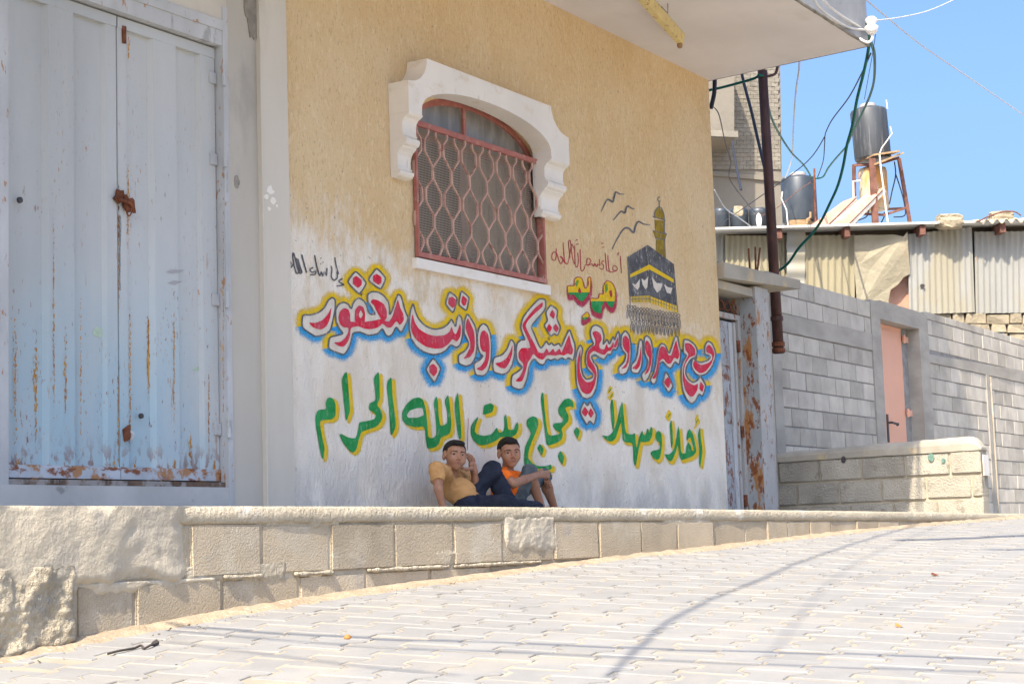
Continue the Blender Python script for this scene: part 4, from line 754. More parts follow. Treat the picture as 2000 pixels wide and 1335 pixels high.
green(ZG, [(597,292),(615,500),(640,745),(735,760),(770,732),(778,850),(790,960),(830,780),(870,700),(885,762),(920,760),(935,675),(955,690),(965,745),(985,645),(1012,680),(1005,780),(970,850),(890,868),(850,850),(830,900),(800,1080),(780,1195),(752,1160),(740,870),(640,868),(600,840),(590,700),(580,580),(540,700),(500,820),(440,860),(380,840),(305,765),(400,785),(470,720),(520,590),(560,400)], 5, 4.5)
green(ZG, [(1095,702),(1132,740),(1140,880),(1130,1000),(1110,1080),(1075,1112),(1020,1080),(978,1020),(1000,985),(1115,960),(1110,870),(1070,852),(1050,790),(1060,730)], 4.5, 5)
green(ZG, [(1270,555),(1285,700),(1290,880),(1270,955),(1260,850),(1245,620)], 4, 3)
green(ZG, [(1365,625),(1385,750),(1400,1015),(1465,1022),(1475,920),(1500,860),(1540,920),(1550,985),(1582,980),(1550,850),(1520,790),(1482,850),(1475,800),(1490,720),(1520,675),(1570,760),(1618,990),(1565,1055),(1480,1090),(1400,1112),(1375,1050),(1357,880),(1330,1000),(1270,1132),(1220,1110),(1170,1025),(1240,1035),(1310,960),(1340,800)], 4.5, 5)
green(ZG, [(1665,650),(1672,800),(1697,980),(1665,1215),(1648,1150),(1655,950),(1630,750)], 4.5, 3)
for h in ([(430,92),(462,130),(420,192),(393,202)], [(470,162),(478,220),(430,292),(403,250)], [(1235,422),(1278,480),(1235,582),(1192,520)], [(1630,478),(1642,540),(1662,590),(1580,692),(1620,600),(1603,550)]):
    p = chaikin(topx(ZG, h), 1); ys_.poly(p, -0.0018, 1.0, 2.0)
    c = sum(p, Vector((0, 0))) / len(p); ribbon(gn, [c + Vector((-2, 3)), c + Vector((2.5, -4))], 0.8, -0.0036)
ys_.build('yellow_shade', P_YEL2, front); gn.build('green_lettering', P_GREEN, front, fix=False)
# drawings: birds, shrine with tower, pilgrims; the small writings
def strokes(Z, lists, w, m, name, y=-0.0030, sm=4, taper=False):
    mb = MB()
    for L in lists: ribbon(mb, catmull([v.to_3d() for v in topx(Z, L)], sm) and [Vector((q.x, q.y)) for q in catmull([v.to_3d() for v in topx(Z, L)], sm)], w, y, taper=taper)
    return mb.build(name, m, front, fix=False)
strokes(ZH, [[(515,265),(545,200),(570,165),(610,185),(620,150),(635,105),(665,120),(705,122)], [(615,335),(650,290),(680,262),(708,275),(720,235),(735,220),(760,235),(790,245)], [(605,570),(650,480),(700,405),(740,400),(780,435),(795,380),(820,345),(860,365),(915,372)]], 1.9, P_DARK, 'painted_birds', taper=True)
def polys(Z, L, m, name, y):
    mb = MB()
    for p in L: fill(mb, topx(Z, p), y)
    return mb.build(name, m, front, fix=False)
polys(ZH, [[(965,490),(1040,490),(1036,640),(962,590)], [(938,420),(1050,445),(1032,492),(957,480)], [(950,330),(1030,340),(1030,437),(957,425)], [(950,315),(955,262),(990,225),(1020,262),(1032,330)]], P_OLIVE, 'painted_tower', -0.0024)
strokes(ZH, [[(935,305),(985,318),(1040,338)], [(936,420),(1050,447)], [(957,478),(1033,494)], [(990,225),(988,185)], [(975,165),(985,145),(995,150)], [(975,165),(985,180),(1000,178)], [(950,315),(955,262),(990,225),(1020,262),(1032,330),(1032,430),(1048,448),(1034,495),(1040,640)]], 0.9, P_DARK, 'tower_lines', -0.0031)
polys(ZH, [[(730,635),(895,535),(905,960),(750,955)], [(895.5,535),(1105,690),(1128,1030),(905.5,960)]], P_BLACK, 'painted_shrine', -0.0034)
polys(ZH, [[(750,775),(905,695),(905,735),(750,802)], [(906,695),(1105,815),(1107,845),(906,735)], [(757,955),(905,948),(905,1002),(760,1002)], [(906,950),(1126,1030),(1135,1090),(906,1002)]], P_YEL2, 'gold_bands', -0.0040).data.attributes.new('fade', 'FLOAT', 'POINT')
bd = [o for o in front.children if o.name.startswith('gold_bands')][0].data.attributes['fade']; bd.data.foreach_set('value', [1.0] * len(bd.data))
polys(ZH, [[(765,850),(795,858),(830,812),(825,880),(810,903),(785,880)], [(842,808),(870,825),(898,790),(890,880),(875,897),(852,860)], [(925,790),(965,845),(1015,850),(1000,900),(970,925),(942,880)], [(1025,855),(1060,880),(1095,885),(1080,932),(1050,925)]], P_WHITE, 'white_drapes', -0.0041)
L = []
for i in range(13): x = 770 + i * 11.5; L.append([(x, 955 if x < 905 else 955), (x, 1000)])
for i in range(10): x = 915 + i * 22; L.append([(x, 952 + (x-906)*.36), (x + 1, 1002 + (x-906)*.36)])
L += [[(757,978),(905,975),(1130,1058)], [(730,635),(752,1030)], [(1105,690),(1140,1090)]]
strokes(ZH, L, 0.55, P_DARK, 'band_lines', -0.0046, 2)
L = []; R2 = random.Random(4)
for row, (x0, y0, x1, y1, n) in enumerate(((738, 1040, 1148, 1105, 17), (768, 1150, 1140, 1185, 13))):
    for i in range(n):
        x = x0 + (x1-x0)*i/(n-1); y = y0 + (y1-y0)*i/(n-1) + R2.uniform(-6, 6); r = 10
        L.append([(x + r*math.cos(a), y + r*1.25*math.sin(a)) for a in np.linspace(0, 2*math.pi, 8)])
        L.append([(x-4, y+12), (x-12, y+50), (x-9, y+98)]); L.append([(x+4, y+12), (x+13, y+52), (x+10, y+100 + R2.uniform(-10, 12))]); L.append([(x, y+28), (x+2, y+80)])
strokes(ZH, L, 0.62, P_DARK, 'painted_pilgrims', -0.0031, 3)
fy = Halo(); py_ = Halo(); gb = MB(); ol = MB()
for p in ([(235,865),(300,870),(293,820),(320,793),(362,808),(376,885),(392,890),(412,860),(405,800),(430,795),(430,850),(425,920),(390,970),(360,1003),(325,985),(290,940),(245,950)], [(420,965),(490,975),(500,930),(535,940),(530,870),(560,823),(600,840),(632,890),(632,990),(605,1058),(570,1030),(545,990),(520,1040),(515,1103),(440,1075)], [(355,1120),(400,1078),(422,1110),(400,1142),(360,1152)]):
    q = chaikin(topx(ZH, p), 2); py_.poly([v + Vector((1.5, 8)) for v in q], -0.0015, .95, 4.5); fy.poly(q, -0.0026, 1, .4); ribbon(ol, q, 0.7, -0.0040, True)
    lo = [Vector((v.x, max(v.y, min(w.y for w in q) + 0.62 * (max(w.y for w in q) - min(w.y for w in q))))) for v in q]; fill(gb, lo, -0.0033)
py_.build('crimson_shade', P_PINK, front); fy.build('yellow_name', P_YEL2, front); gb.build('green_name', P_GREEN, front, fix=False); ol.build('name_outline', P_THIN, front, fix=False)
for c_ in ([(325,905),(340,880),(352,915),(338,940)], [(578,915),(598,900),(605,950),(592,965)]): polys(ZH, [c_], P_THIN, 'name_counter', -0.0048)
for c_ in ([(545,860),(565,845),(570,900),(550,930)], [(300,850),(322,815),(335,830),(315,880)]): polys(ZH, [c_], P_LIME, 'lime_tint', -0.0036)
strokes(ZH, [[(672,625),(676,690),(682,765)], [(665,600),(648,606),(662,616)], [(645,745),(612,738),(618,702),(646,722),(640,745),(602,756),(580,738),(570,620)], [(548,600),(556,690),(560,742)], [(560,742),(590,755)], [(540,670),(525,665),(522,690),(536,702),(530,735),(500,722)], [(500,650),(505,705),(488,690),(480,715),(462,685),(455,712),(440,690),(415,700),(398,690),(405,645),(432,662),(410,702),(390,695),(372,740),(350,735),(345,570)], [(330,745),(333,746)], [(325,600),(330,660),(322,715),(305,690),(300,540)], [(300,690),(282,640),(265,505),(250,520),(262,640)], [(290,560),(275,530),(255,640),(240,690),(222,680)], [(205,515),(215,640),(222,690),(200,640),(180,630),(205,655),(185,690),(165,640),(150,600),(120,600),(115,650),(145,655),(150,565)], [(213,712),(216,715)], [(515,525),(535,520)], [(522,558),(540,550)], [(305,500),(325,492)], [(310,535),(330,525)], [(105,545),(108,548)], [(122,538),(125,541)]], 0.75, P_THIN, 'red_greeting', -0.0030, 3)
strokes(ZA, [[(552,175),(562,250),(590,350)], [(510,265),(520,300),(512,370),(540,412),(575,385),(572,320)], [(630,395),(592,420),(612,440),(645,460),(570,472)], [(340,150),(360,260),(395,370)], [(365,300),(392,365),(408,325),(425,368),(440,325),(462,365),(468,285)], [(402,180),(408,186)], [(424,222),(430,228)], [(402,238),(408,244)], [(325,280),(292,300),(312,330),(348,318),(345,350),(292,355)], [(205,145),(230,240),(256,335)], [(165,190),(190,280),(207,328),(180,335),(150,240),(125,140),(112,140),(120,230),(152,342),(180,318)], [(150,180),(172,270),(188,322)], [(52,190),(75,205),(92,240),(55,272),(90,280),(120,240)]], 1.35, P_BLACK, 'black_writing', -0.0030, 3)
strokes(ZF, [[(225,510),(220,640),(215,780),(213,920)]], 0.45, P_THIN, 'red_drip', -0.0045, 2)
# ---------------------------------------------------------------- rusty entrance beside the painted wall
ent = thing('entrance_gateway', 'rust-streaked steel doorway under a thin concrete lintel slab beside the painted wall', 'doorway', (13.8, 0.1, 0.16))
mb = MB(); mb.hexa([(13.256, -0.06, 2.105), (14.93, -0.06, 2.185), (14.93, 0.26, 2.185), (13.256, 0.26, 2.105), (13.256, -0.06, 2.235), (14.93, -0.06, 2.268), (14.93, 0.26, 2.268), (13.256, 0.26, 2.235)])
mb.build('lintel_slab', M_RSLAB, ent)
mb = MB(); mb.box(14.022, 14.30, 0.0, 0.24, 0.0, 2.12); mb.build('jamb', M_RJAMB, ent)
mb = MB(); mb.box(14.016, 14.021, 0.004, 0.158, 0.0, 2.02); mb.build('reveal_plate', M_RPLATE, ent)
mb = MB(); mb.box(13.26, 14.016, 0.02, 0.24, 2.03, 2.10); mb.build('rusty_soffit', M_RSLAB, ent)
mb = MB(); mb.box(14.32, 15.0, 0.28, 0.60, 0.0, 2.17); mb.build('back_pier', M_GBAND, ent)
mb = MB(); mb.box(13.26, 14.015, 0.15, 0.19, 1.83, 1.875); mb.box(13.962, 14.015, 0.15, 0.20, 0.1, 1.83); mb.build('door_frame', M_RJAMB, ent)
mb = MB(); mb.box(13.26, 13.905, 0.172, 0.20, 0.1, 1.805)
dl = mb.build('door_leaf', M_RDOOR, ent)
for z0, z1 in ((1.42, 1.74), (1.02, 1.34), (0.2, 0.92)):
    mb = MB(); mb.box(13.56, 13.76, 0.160, 0.170, z0, z1); mb.build('pressed_panel', M_RDOOR, dl)
mb = MB(); mb.box(13.79, 13.86, 0.162, 0.171, 0.1, 1.80); mb.build('leaf_stile', M_FRAME, dl)
mb = MB(); mb.box(13.872, 13.908, 0.150, 0.171, 0.1, 1.805); mb.build('leaf_edge', M_RJAMB, dl)
for z in (1.60, 0.86, 0.27):
    mb = MB(); mb.tube([(13.945, 0.148, z - .05), (13.945, 0.148, z + .05)], 0.020, 8); mb.build('hinge', M_RUST, ent)
for i in range(5):
    mb = MB(); x = 13.40 + i * 0.13
    mb.tube(catmull([(x - .07, 0.17, 1.93), (x, 0.165, 1.985), (x + .07, 0.17, 1.93), (x, 0.175, 1.90), (x - .07, .17, 1.96)], 4), 0.006, 5); mb.build('scroll_bar', M_RUST, ent)
mb = MB(); mb.box(13.26, 14.016, 0.30, 0.34, 0.0, 2.03); mb.build('dark_passage', M_ROOM, ent)
for (a, b), (c, d), n in (((1462, 485), (1464.5, 526), 0), ((1475, 482), (1476, 530), 1), ((1484.5, 484), (1479, 530), 2)):
    mb = MB(); mb.tube([at_y(a, b, 0.1), at_y(c, d, 0.1)], 0.009, 6); mb.build('rebar', M_RUST, ent)
mb = MB(); mb.box(14.28, 14.60, 0.0, 0.15, 2.262, 2.285); mb.build('cement_pad', M_GBAND, ent)

# ---------------------------------------------------------------- brown pole
pole = thing('metal_pole', 'slim dark brown metal pipe pole rising behind the lintel slab', 'pole', (15.2, 0.36, 1.6))
pa, pb = at_y(1521, 690, 0.36), at_y(1489, 138, 0.36)
mb = MB(); mb.tube([pa, pb], [0.052, 0.045], 14); mb.build('shaft', M_POLE, pole, smooth=True)
for py in (622, 672, 684):
    c = at_y(1521 - (690 - py) * .058, py, 0.36); mb = MB(); mb.tube([c - Vector((0, 0, .02)), c + Vector((0, 0, .02))], 0.062, 14); mb.build('collar', M_RUST if py != 622 else M_POLE, pole, smooth=False)
mb = MB(); c = pb; mb.tube(catmull([c + Vector((0.0, 0, -.06)), c + Vector((.10, -.08, -.03)), c + Vector((.13, -.1, .06)), c + Vector((.10, -.08, .14))], 5), 0.014, 7); mb.build('hook', M_POLE, pole, smooth=True)

# ---------------------------------------------------------------- grey block wall with the peach door
GW = 0.80
gw = thing('block_wall', 'tall grey concrete block wall with a poured band and a doorway, beyond the doorway slab', 'wall', (20, GW, 0.1))
mb = MB(); mb.box(15.02, 19.26, GW + 0.006, GW + 0.2, -0.2, 2.55); mb.box(20.98, 27.0, GW + 0.006, GW + 0.2, -0.2, 2.60); mb.build('mortar_bed', M_GMORT, gw)
mb = MB()
def band(x0, x1, z0a, z1a, z0b, z1b, y=-0.004, nm='concrete_band', n=24):
    m2 = MB(); vs = []
    for i in range(n + 1):
        t = i / n; x = x0 + (x1 - x0) * t; lo = z0a + (z0b - z0a) * t + 0.014 * fbm(x, 0, 0, 5, 3); hi = z1a + (z1b - z1a) * t + 0.010 * fbm(x, 9, 0, 5, 3)
        yy = GW + y - 0.01 * fbm(x, 3, 0, 3, 2); vs += [(x, GW + .1, lo), (x, yy, lo), (x, yy, hi), (x, GW + .1, hi)]
    m2.add(vs, [(4*i+k, 4*i+(k+1) % 4, 4*(i+1)+(k+1) % 4, 4*(i+1)+k) for i in range(n) for k in range(4)] + [(0, 1, 2, 3), (4*n+3, 4*n+2, 4*n+1, 4*n)]); return m2.build(nm, M_GBAND, gw)
band(15.02, 19.20, 2.005, 2.180, 2.015, 2.21, -0.012); band(21.2, 27.0, 2.02, 2.12, 2.02, 2.22, -0.012)
def cols(x0, x1, z0, z1, nm='concrete_post'):
    m2 = MB(); m2.box(x0, x1, GW - 0.016, GW + 0.21, z0, z1); return m2.build(nm, M_GBAND, gw)
cols(16.22, 16.44, -0.2, 2.40); cols(19.16, 19.46, -0.2, 2.60); cols(20.85, 21.20, -0.2, 2.60); cols(19.462, 20.848, 2.405, 2.62, 'door_lintel'); cols(23.6, 23.74, -0.2, 2.03)
mb = MB(); mb.tube([(23.77, GW - 0.02, -0.2 + 2.2 * k / 40) for k in range(41)], [0.012 + 0.012 * abs(fbm(k, 0, 0, .8, 2)) for k in range(41)], 5); mb.build('mortar_bead', M_CAP, gw)
BL, BH = 0.43, 0.192; big = box_mesh('block', BL - 0.016, 0.12, BH - 0.014, M_GBLOCK, 0.003, 1, 0.002, 3)
cutm = {}
def gblock(x0, x1, z0, z1):
    w = round(x1 - x0, 2)
    if w < 0.06: return
    key = (w, round(z1 - z0, 3))
    if key not in cutm: cutm[key] = big if key == (BL, BH) else box_mesh('block', w - 0.016, 0.12, z1 - z0 - 0.014, M_GBLOCK, 0.003, 1, 0.002, w)
    inst('block', cutm[key], gw, ((x0+x1)/2, GW + 0.06 - 0.003 + random.uniform(-0.004, 0.004), (z0+z1)/2), random.uniform(-0.006, 0.006))
def course(x0, x1, z0, z1, off):
    x = x0 - off
    while x < x1 - 0.02: gblock(max(x, x0), min(x + BL, x1), z0, z1); x += BL
r = 0
for z1 in [2.005 - BH * k for k in range(10)]:
    course(16.44, 19.16, z1 - BH, z1, 0.0 if r % 2 else 0.2); course(21.20, 27.0, z1 - BH + .012, z1 + .012, 0.22 if r % 2 else 0.0); r += 1
for k in range(2):
    z0 = 2.195 + k * BH; course(15.02 + .6, 19.16, z0, z0 + BH, 0.1 + 0.22 * k); course(21.20, 27.0, z0 - .02, z0 - .02 + BH, 0.22 * k)
course(21.20, 27.0, 2.56, 2.66, 0.1)
# the peach door
pd = MB(); pd.box(19.47, 20.62, GW + 0.14, GW + 0.18, 0.05, 2.40); pdo = pd.build('peach_door', M_PEACH, gw)
mb = MB(); mb.box(19.47, 20.35, GW + 0.128, GW + 0.139, 0.1, 2.33); mb.build('door_panel', M_PEACH, pdo)
hp = at_y(1736, 830, GW + .11); mb = MB(); mb.box(hp.x - .028, hp.x + .028, GW + .118, GW + .127, hp.z - .20, hp.z + .13); mb.tube([hp + Vector((0, 0.0, .03)), hp + Vector((0, -.04, .03)), hp + Vector((.16, -.045, .02)), hp + Vector((.18, -.045, .015))], [.014, .014, .014, .022], 8); mb.build('door_handle', M_DARKM, pdo)
for py in (668, 808):
    c = at_y(1788, py, GW + .12); mb = MB(); mb.box(20.62, 20.80, GW + .11, GW + .125, c.z - .035, c.z + .035); mb.tube([(20.63, GW + .105, c.z - .05), (20.63, GW + .105, c.z + .05)], .016, 8); mb.build('hinge', M_PEACH, pdo)
mb = MB(); mb.box(20.63, 20.85, GW + 0.15, GW + 0.2, -.1, 2.40); mb.build('door_reveal', M_GMORT, gw)

# ---------------------------------------------------------------- low spur wall
SX = 15.0
sw = thing('spur_wall', 'low weathered block wall with a rounded mortar top and sunlit end', 'wall', (SX, -0.7, 0.1))
def spur_top(y): return 0.715 + 0.05 * max(0, (0.33 - y) / 1.95) - (0.10 * max(0, (-1.50 - y) / 0.1) ** 2 if y < -1.5 else 0)
mb = MB(); mb.box(SX + 0.022, SX + 0.19, -1.59, 0.40, -0.1, 0.66); mb.build('mortar_core', M_MORT, sw)
for k, (z1, off) in enumerate(((0.625, 0.12), (0.42, 0.32), (0.215, 0.0))):
    y = -1.60
    first = True
    while y < 0.40:
        w = (0.40 - off if first and off else 0.40); w = max(w, 0.1); w = min(w, 0.42 - y) if y + w > 0.42 else w
        if w > 0.05:
            me = box_mesh('block', 0.2, w - 0.017, 0.198 - 0.015, M_SBLOCK, 0.008, 2, 0.006, k * 9 + y)
            inst('block', me, sw, (SX + 0.10 + random.uniform(-.004, .004), y + w / 2, z1 - 0.1 + 0.012 * (0.4 - y) / 2), 0)
        y += w; first = False
mb = MB(); vs = []; nY = 60
for i in range(nY + 1):
    y = 0.40 - 2.0 * i / nY; t = spur_top(y) + 0.008 * fbm(y, 0, 0, 5, 3); lo = 0.628 + 0.012 * (0.4 - y) / 2 - 0.02 * abs(fbm(y, 4, 0, 4, 3)); f = SX - 0.006 - 0.008 * fbm(y, 8, 0, 6, 3)
    if y < -1.52: t -= 0.0
    vs += [(f + .004, y, lo), (f, y, (lo + t) / 2), (f + .012, y, t - .022), (f + .04, y, t), (SX + .15, y, t), (SX + .205, y, t - .03), (SX + .205, y, lo)]
mb.add(vs, [(7*i+k, 7*i+k+1, 7*(i+1)+k+1, 7*(i+1)+k) for i in range(nY) for k in range(6)] + [tuple(range(7)), tuple(range(7*nY + 6, 7*nY - 1, -1))])
mb.build('mortar_top', M_RSLAB, sw, smooth=False)
for (py_, pz_, r, m) in ((at_x(1819, 893, SX), 0, .028, 'teal'), (at_x(1843, 899, SX), 0, .017, 'teal')):
    c = py_; q = [(SX - 0.009, c.y + r * math.cos(a) * (1 + .3 * fbm(math.cos(a), math.sin(a), r * 90, 2)), c.z + 1.3 * r * math.sin(a)) for a in np.linspace(0, 2*math.pi, 16, endpoint=False)]
    mb = MB(); mb.prism(q, (0.006, 0, 0)); mb.build('green_daub', mat('teal_daub', (0.13, 0.22, 0.18), .4, 40), sw)
mb = MB(); c = at_x(1648, 897, SX); mb.prism([(SX - 0.0085, c.y + .022 * math.cos(a), c.z + .032 * math.sin(a)) for a in np.linspace(0, 2*math.pi, 12, endpoint=False)], (0.004, 0, 0)); mb.build('block_hole', M_DARKM, sw)
mb = MB(); mb.box(SX + 0.03, SX + .19, -1.608, -1.601, 0.42, 0.60); mb.build('whitewashed_end', M_WHITE, sw)

# ---------------------------------------------------------------- corrugated tin shed, square to the view
SD = 28.0
shed = thing('tin_shed', 'long shed of patched cream and grey corrugated tin sheets behind the block wall', 'shed', at_d(1750, 1000, SD))
R3, F3 = Vector((rt[0], rt[1], 0)).normalized(), Vector((fw[0], fw[1], 0)).normalized()
def zt(x, y): return (1380 + .31*x, 420 + .31*y)
def sheet(name, c, m, pitch=0.088, amp=0.018, back=0.0, horiz=False, edge=None):
    """corrugated sheet from 4 photo corners (tl, tr, br, bl)"""
    tl, tr, br, bl = [at_d(*zt(*q), SD + back) for q in c]
    L = ((tr - tl).length if not horiz else (bl - tl).length); n = int(L / pitch * 6); mbs = MB(); vs = []
    for i in range(n + 1):
        t = i / n; o = -F3 * (amp * math.sin(2 * math.pi * L * t / pitch))
        a, b = (tl.lerp(tr, t), bl.lerp(br, t)) if not horiz else (tl.lerp(bl, t), tr.lerp(br, t))
        ja = Vector((0, 0, 0.012 * fbm(t * 9, 1, 0, 2, 2))); vs += [a + o + ja, b + o + ja]
    mbs.add(vs, [(2*i, 2*i+2, 2*i+3, 2*i+1) for i in range(n)]); return mbs.build(name, m, shed, fix=False, smooth=True)
sheet('tin_sheet', [(20, 120), (130, 120), (130, 420), (20, 420)], M_TIN2, back=0.03)
sheet('tin_sheet', [(118, 128), (455, 130), (470, 480), (118, 460)], M_TIN1)
sheet('tin_sheet', [(440, 125), (515, 125), (515, 520), (450, 520)], M_TIN1, back=0.06)
sheet('ridged_panel', [(505, 102), (622, 102), (618, 520), (505, 520)], M_TIN2, 0.28, 0.022, back=-0.05, horiz=True)
sheet('tin_sheet', [(615, 128), (932, 125), (932, 560), (612, 560)], M_TIN1, 0.11, back=0.0)
sheet('tin_sheet', [(1268, 120), (1672, 75), (1692, 612), (1276, 625)], M_TIN2, 0.095, 0.014, back=-0.02)
sheet('tin_sheet', [(1686, 105), (2250, 98), (2250, 612), (1696, 618)], M_TIN2, 0.095, 0.014, back=0.03)
pl = [(930, 128), (1000, 124), (1090, 125), (1180, 122), (1240, 135), (1266, 104), (1270, 200), (1284, 370), (1240, 392), (1205, 438), (1160, 470), (1148, 530), (1140, 600), (950, 600), (932, 330)]
mb = MB(); q = [at_d(*zt(*p), SD - 0.06 - (0.22 * max(0, (p[0] - 1120) / 160) * max(0, (330 - p[1]) / 330) ** 1.0)) for p in pl]
mb.prism(q, F3 * 0.01); mb.build('bent_plate', M_TIN3, shed)
q = [at_d(*zt(*p), SD + 0.12) for p in ((1130, 330), (1290, 330), (1290, 640), (1130, 640))]; mb = MB(); mb.prism(q, F3 * 0.02); mb.build('pink_board', M_COLLECT, shed)
for (x0, y0, x1, y1) in ((1345, 432, 1376, 458),):
    mb = MB(); q = [at_d(*zt(x0 + (x1-x0)*(.5+.5*math.cos(a)), y0 + (y1-y0)*(.5+.5*math.sin(a))), SD - 0.05) for a in np.linspace(0, 2*math.pi, 9, endpoint=False)]; mb.prism(q, F3 * .008); mb.build('punched_hole', M_DARKM, shed)
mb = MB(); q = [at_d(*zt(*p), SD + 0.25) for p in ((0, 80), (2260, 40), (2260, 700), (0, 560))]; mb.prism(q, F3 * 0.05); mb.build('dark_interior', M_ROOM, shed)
# roof sheet, its edge and rafters
def roofp(px, back): d = SD - 0.32; q = at_d(px, 420 + .31 * (92 - 0.0265 * ((px - 1380) / .31)), d); return q + F3 * back + Vector((0, 0, 0.03 * back))
mb = MB(); e0, e1 = roofp(1360, 0), roofp(2110, 0); b0, b1 = roofp(1360, 9), roofp(2110, 9); up3 = Vector((0, 0, 0.035))
mb.hexa([e0, e1, b1, b0, e0 + up3, e1 + up3, b1 + up3, b0 + up3]); mb.build('roof', M_ROOFS, shed)
for zx in (440, 870, 1345, 1850):
    px = 1380 + .31 * (zx + 20); a = roofp(px, 0.05) - Vector((0, 0, .085)); mb = MB(); w = R3 * .045
    mb.hexa([a - w - Vector((0,0,.075)), a + w - Vector((0,0,.075)), a + w + F3*1.2 - Vector((0,0,.04)), a - w + F3*1.2 - Vector((0,0,.04)), a - w + Vector((0,0,.075)), a + w + Vector((0,0,.075)), a + w + F3*1.2 + Vector((0,0,.1)), a - w + F3*1.2 + Vector((0,0,.1))]); mb.build('rafter', M_TIMB, shed)
# stones under the right-hand sheets
R5 = random.Random(5)
for row in range(3):
    x = 1430 - 20 * row
    while x < 2260:
        w = R5.uniform(70, 150); y0 = 618 + row * 62 - (0 if row else 0); y1 = y0 + (60 if row else 66) + R5.uniform(-6, 4)
        q = [at_d(*zt(a, b), SD + R5.uniform(-.02, .04)) for a, b in ((x + 3, y1), (x + w - 3, y1 + R5.uniform(-5, 5)), (x + w - 3 - R5.uniform(0, 10), y0 + R5.uniform(0, 9)), (x + 3 + R5.uniform(0, 8), y0 + R5.uniform(0, 10)))]
        mb = MB(); mb.prism(q, F3 * .2); mb.build('stone', M_STONE, shed); x += w

# ---------------------------------------------------------------- tall block building behind
TD = 40.0
tall = thing('block_building', 'tall beige unplastered block building behind the tin shed roof', 'building', at_d(1450, 1000, TD))
tl, tr_, br, bl = [at_d(a, b, TD) for a, b in ((1300, -60), (1521, -60), (1536, 900), (1300, 900))]
mb = MB(); mb.prism([bl, br, tr_, tl], F3 * 6); mb.build('wall_core', M_BEIGE, tall)
mb = MB(); R6 = random.Random(8); row = 0; py = -50.0
while py < 330:
    px = 1384 - (7 if row % 2 else 0)
    lim = 1519 + (py + 60) * 0.0155
    while px < lim - 4:
        w = min(13.6, lim - px); a = [at_d(x, y, TD - 0.03 - R6.uniform(0, .02)) for x, y in ((px + .2, py + 7.85), (px + w - .2, py + 7.85), (px + w - .2, py + .2), (px + .2, py + .2))]
        a = [Vector(v) for v in a]; mb.prism([v + R3*0 for v in a], F3 * .05); px += 13.6
    py += 8.1; row += 1
o = mb.build('small_blocks', M_BEIGEB, tall, fix=True); o['kind'] = 'stuff'
q = [at_d(a, b, TD - 1.3) for a, b in ((1300, 262), (1441, 272), (1441, 262), (1300, 240))]
mb = MB(); mb.prism([at_d(1300, 278, TD - .05), at_d(1395, 276, TD - .05), at_d(1442, 268, TD - 1.3), at_d(1300, 262, TD - 1.3)], Vector((0, 0, .14))); mb.build('balcony_slab', M_BEIGEB, tall)
mb = MB(); mb.prism([at_d(1300, 270, TD - 1.25), at_d(1434, 270, TD - 1.25), at_d(1434, 100, TD - 1.25), at_d(1300, 100, TD - 1.25)], F3 * 1.2); mb.build('projecting_bay', M_BEIGE, tall)
for (y0, y1) in ((332, 341),):
    mb = MB(); mb.prism([at_d(1370, y1, TD - .06), at_d(1533, y1 + 14, TD - .06), at_d(1533, y0 + 14, TD - .06), at_d(1370, y0, TD - .06)], F3 * .1); mb.build('floor_band', M_BEIGE, tall)

# ---------------------------------------------------------------- water tanks, stand, collector
def z4(x, y): return (1370 + .3596*x, .3596*y)
def z3(x, y): return (1640 + .2023*x, 180 + .2023*y)
TKD = 31.0
def vtube(mb, pts, r, D, zf=z3, n=8): mb.tube([at_d(*zf(*p), D) for p in pts], r, n)
def tank(name, lab, x0, x1, y0, y1, D, zf, m, tilt=0.0, ribs=0):
    a, b = at_d(*zf(x0, y1), D), at_d(*zf(x1, y1), D); base = (a + b) / 2; r = (b - a).length / 2; h = (at_d(*zf((x0+x1)/2, y0), D) - at_d(*zf((x0+x1)/2, y1), D)).length
    ax = (Vector((0, 0, 1)) - R3 * tilt).normalized(); t = thing(name, lab, 'water tank', base)
    mb = MB(); pr = [(r * .97, 0), (r, .03)]
    for i in range(ribs): k = (i + 1) / (ribs + 1) * h * .9; pr += [(r, k - .02), (r * .98, k), (r, k + .02)]
    mb.lathe(pr + [(r, h * .93), (r * .95, h * .97), (r * .75, h * 1.0), (r * .3, h * 1.02)], base, ax, 32); mb.build('tank_body', m, t, smooth=True)
    mb = MB(); mb.lathe([(r * .42, 0), (r * .46, .02), (r * .46, .06), (r * .30, .085), (r * .2, .09)], base + ax * (h * 1.01), ax, 24); mb.build('lid', M_TLID if 'tall' in name or 'stand' in lab else m, t, smooth=False)
    return t
tA = tank('water_tank', 'black ribbed plastic water tank raised high on the rusty stand', 148, 498, 150, 650, TKD, z3, M_TANK, 0.045, 0)
mb = MB(); vtube(mb, [(488, 330), (505, 400), (450, 480), (405, 540), (388, 590)], 0.011, TKD - .36); mb.build('outlet_pipe', M_WCABLE, tA)
mb = MB(); vtube(mb, [(450, 75), (462, 165)], 0.012, TKD); mb.build('vent_pipe', M_WCABLE, tA)
stand = thing('tank_stand', 'rusty angle-iron stand holding the black tank above the drum', 'stand', at_d(*z3(400, 1280), TKD))
roof_y = 1290
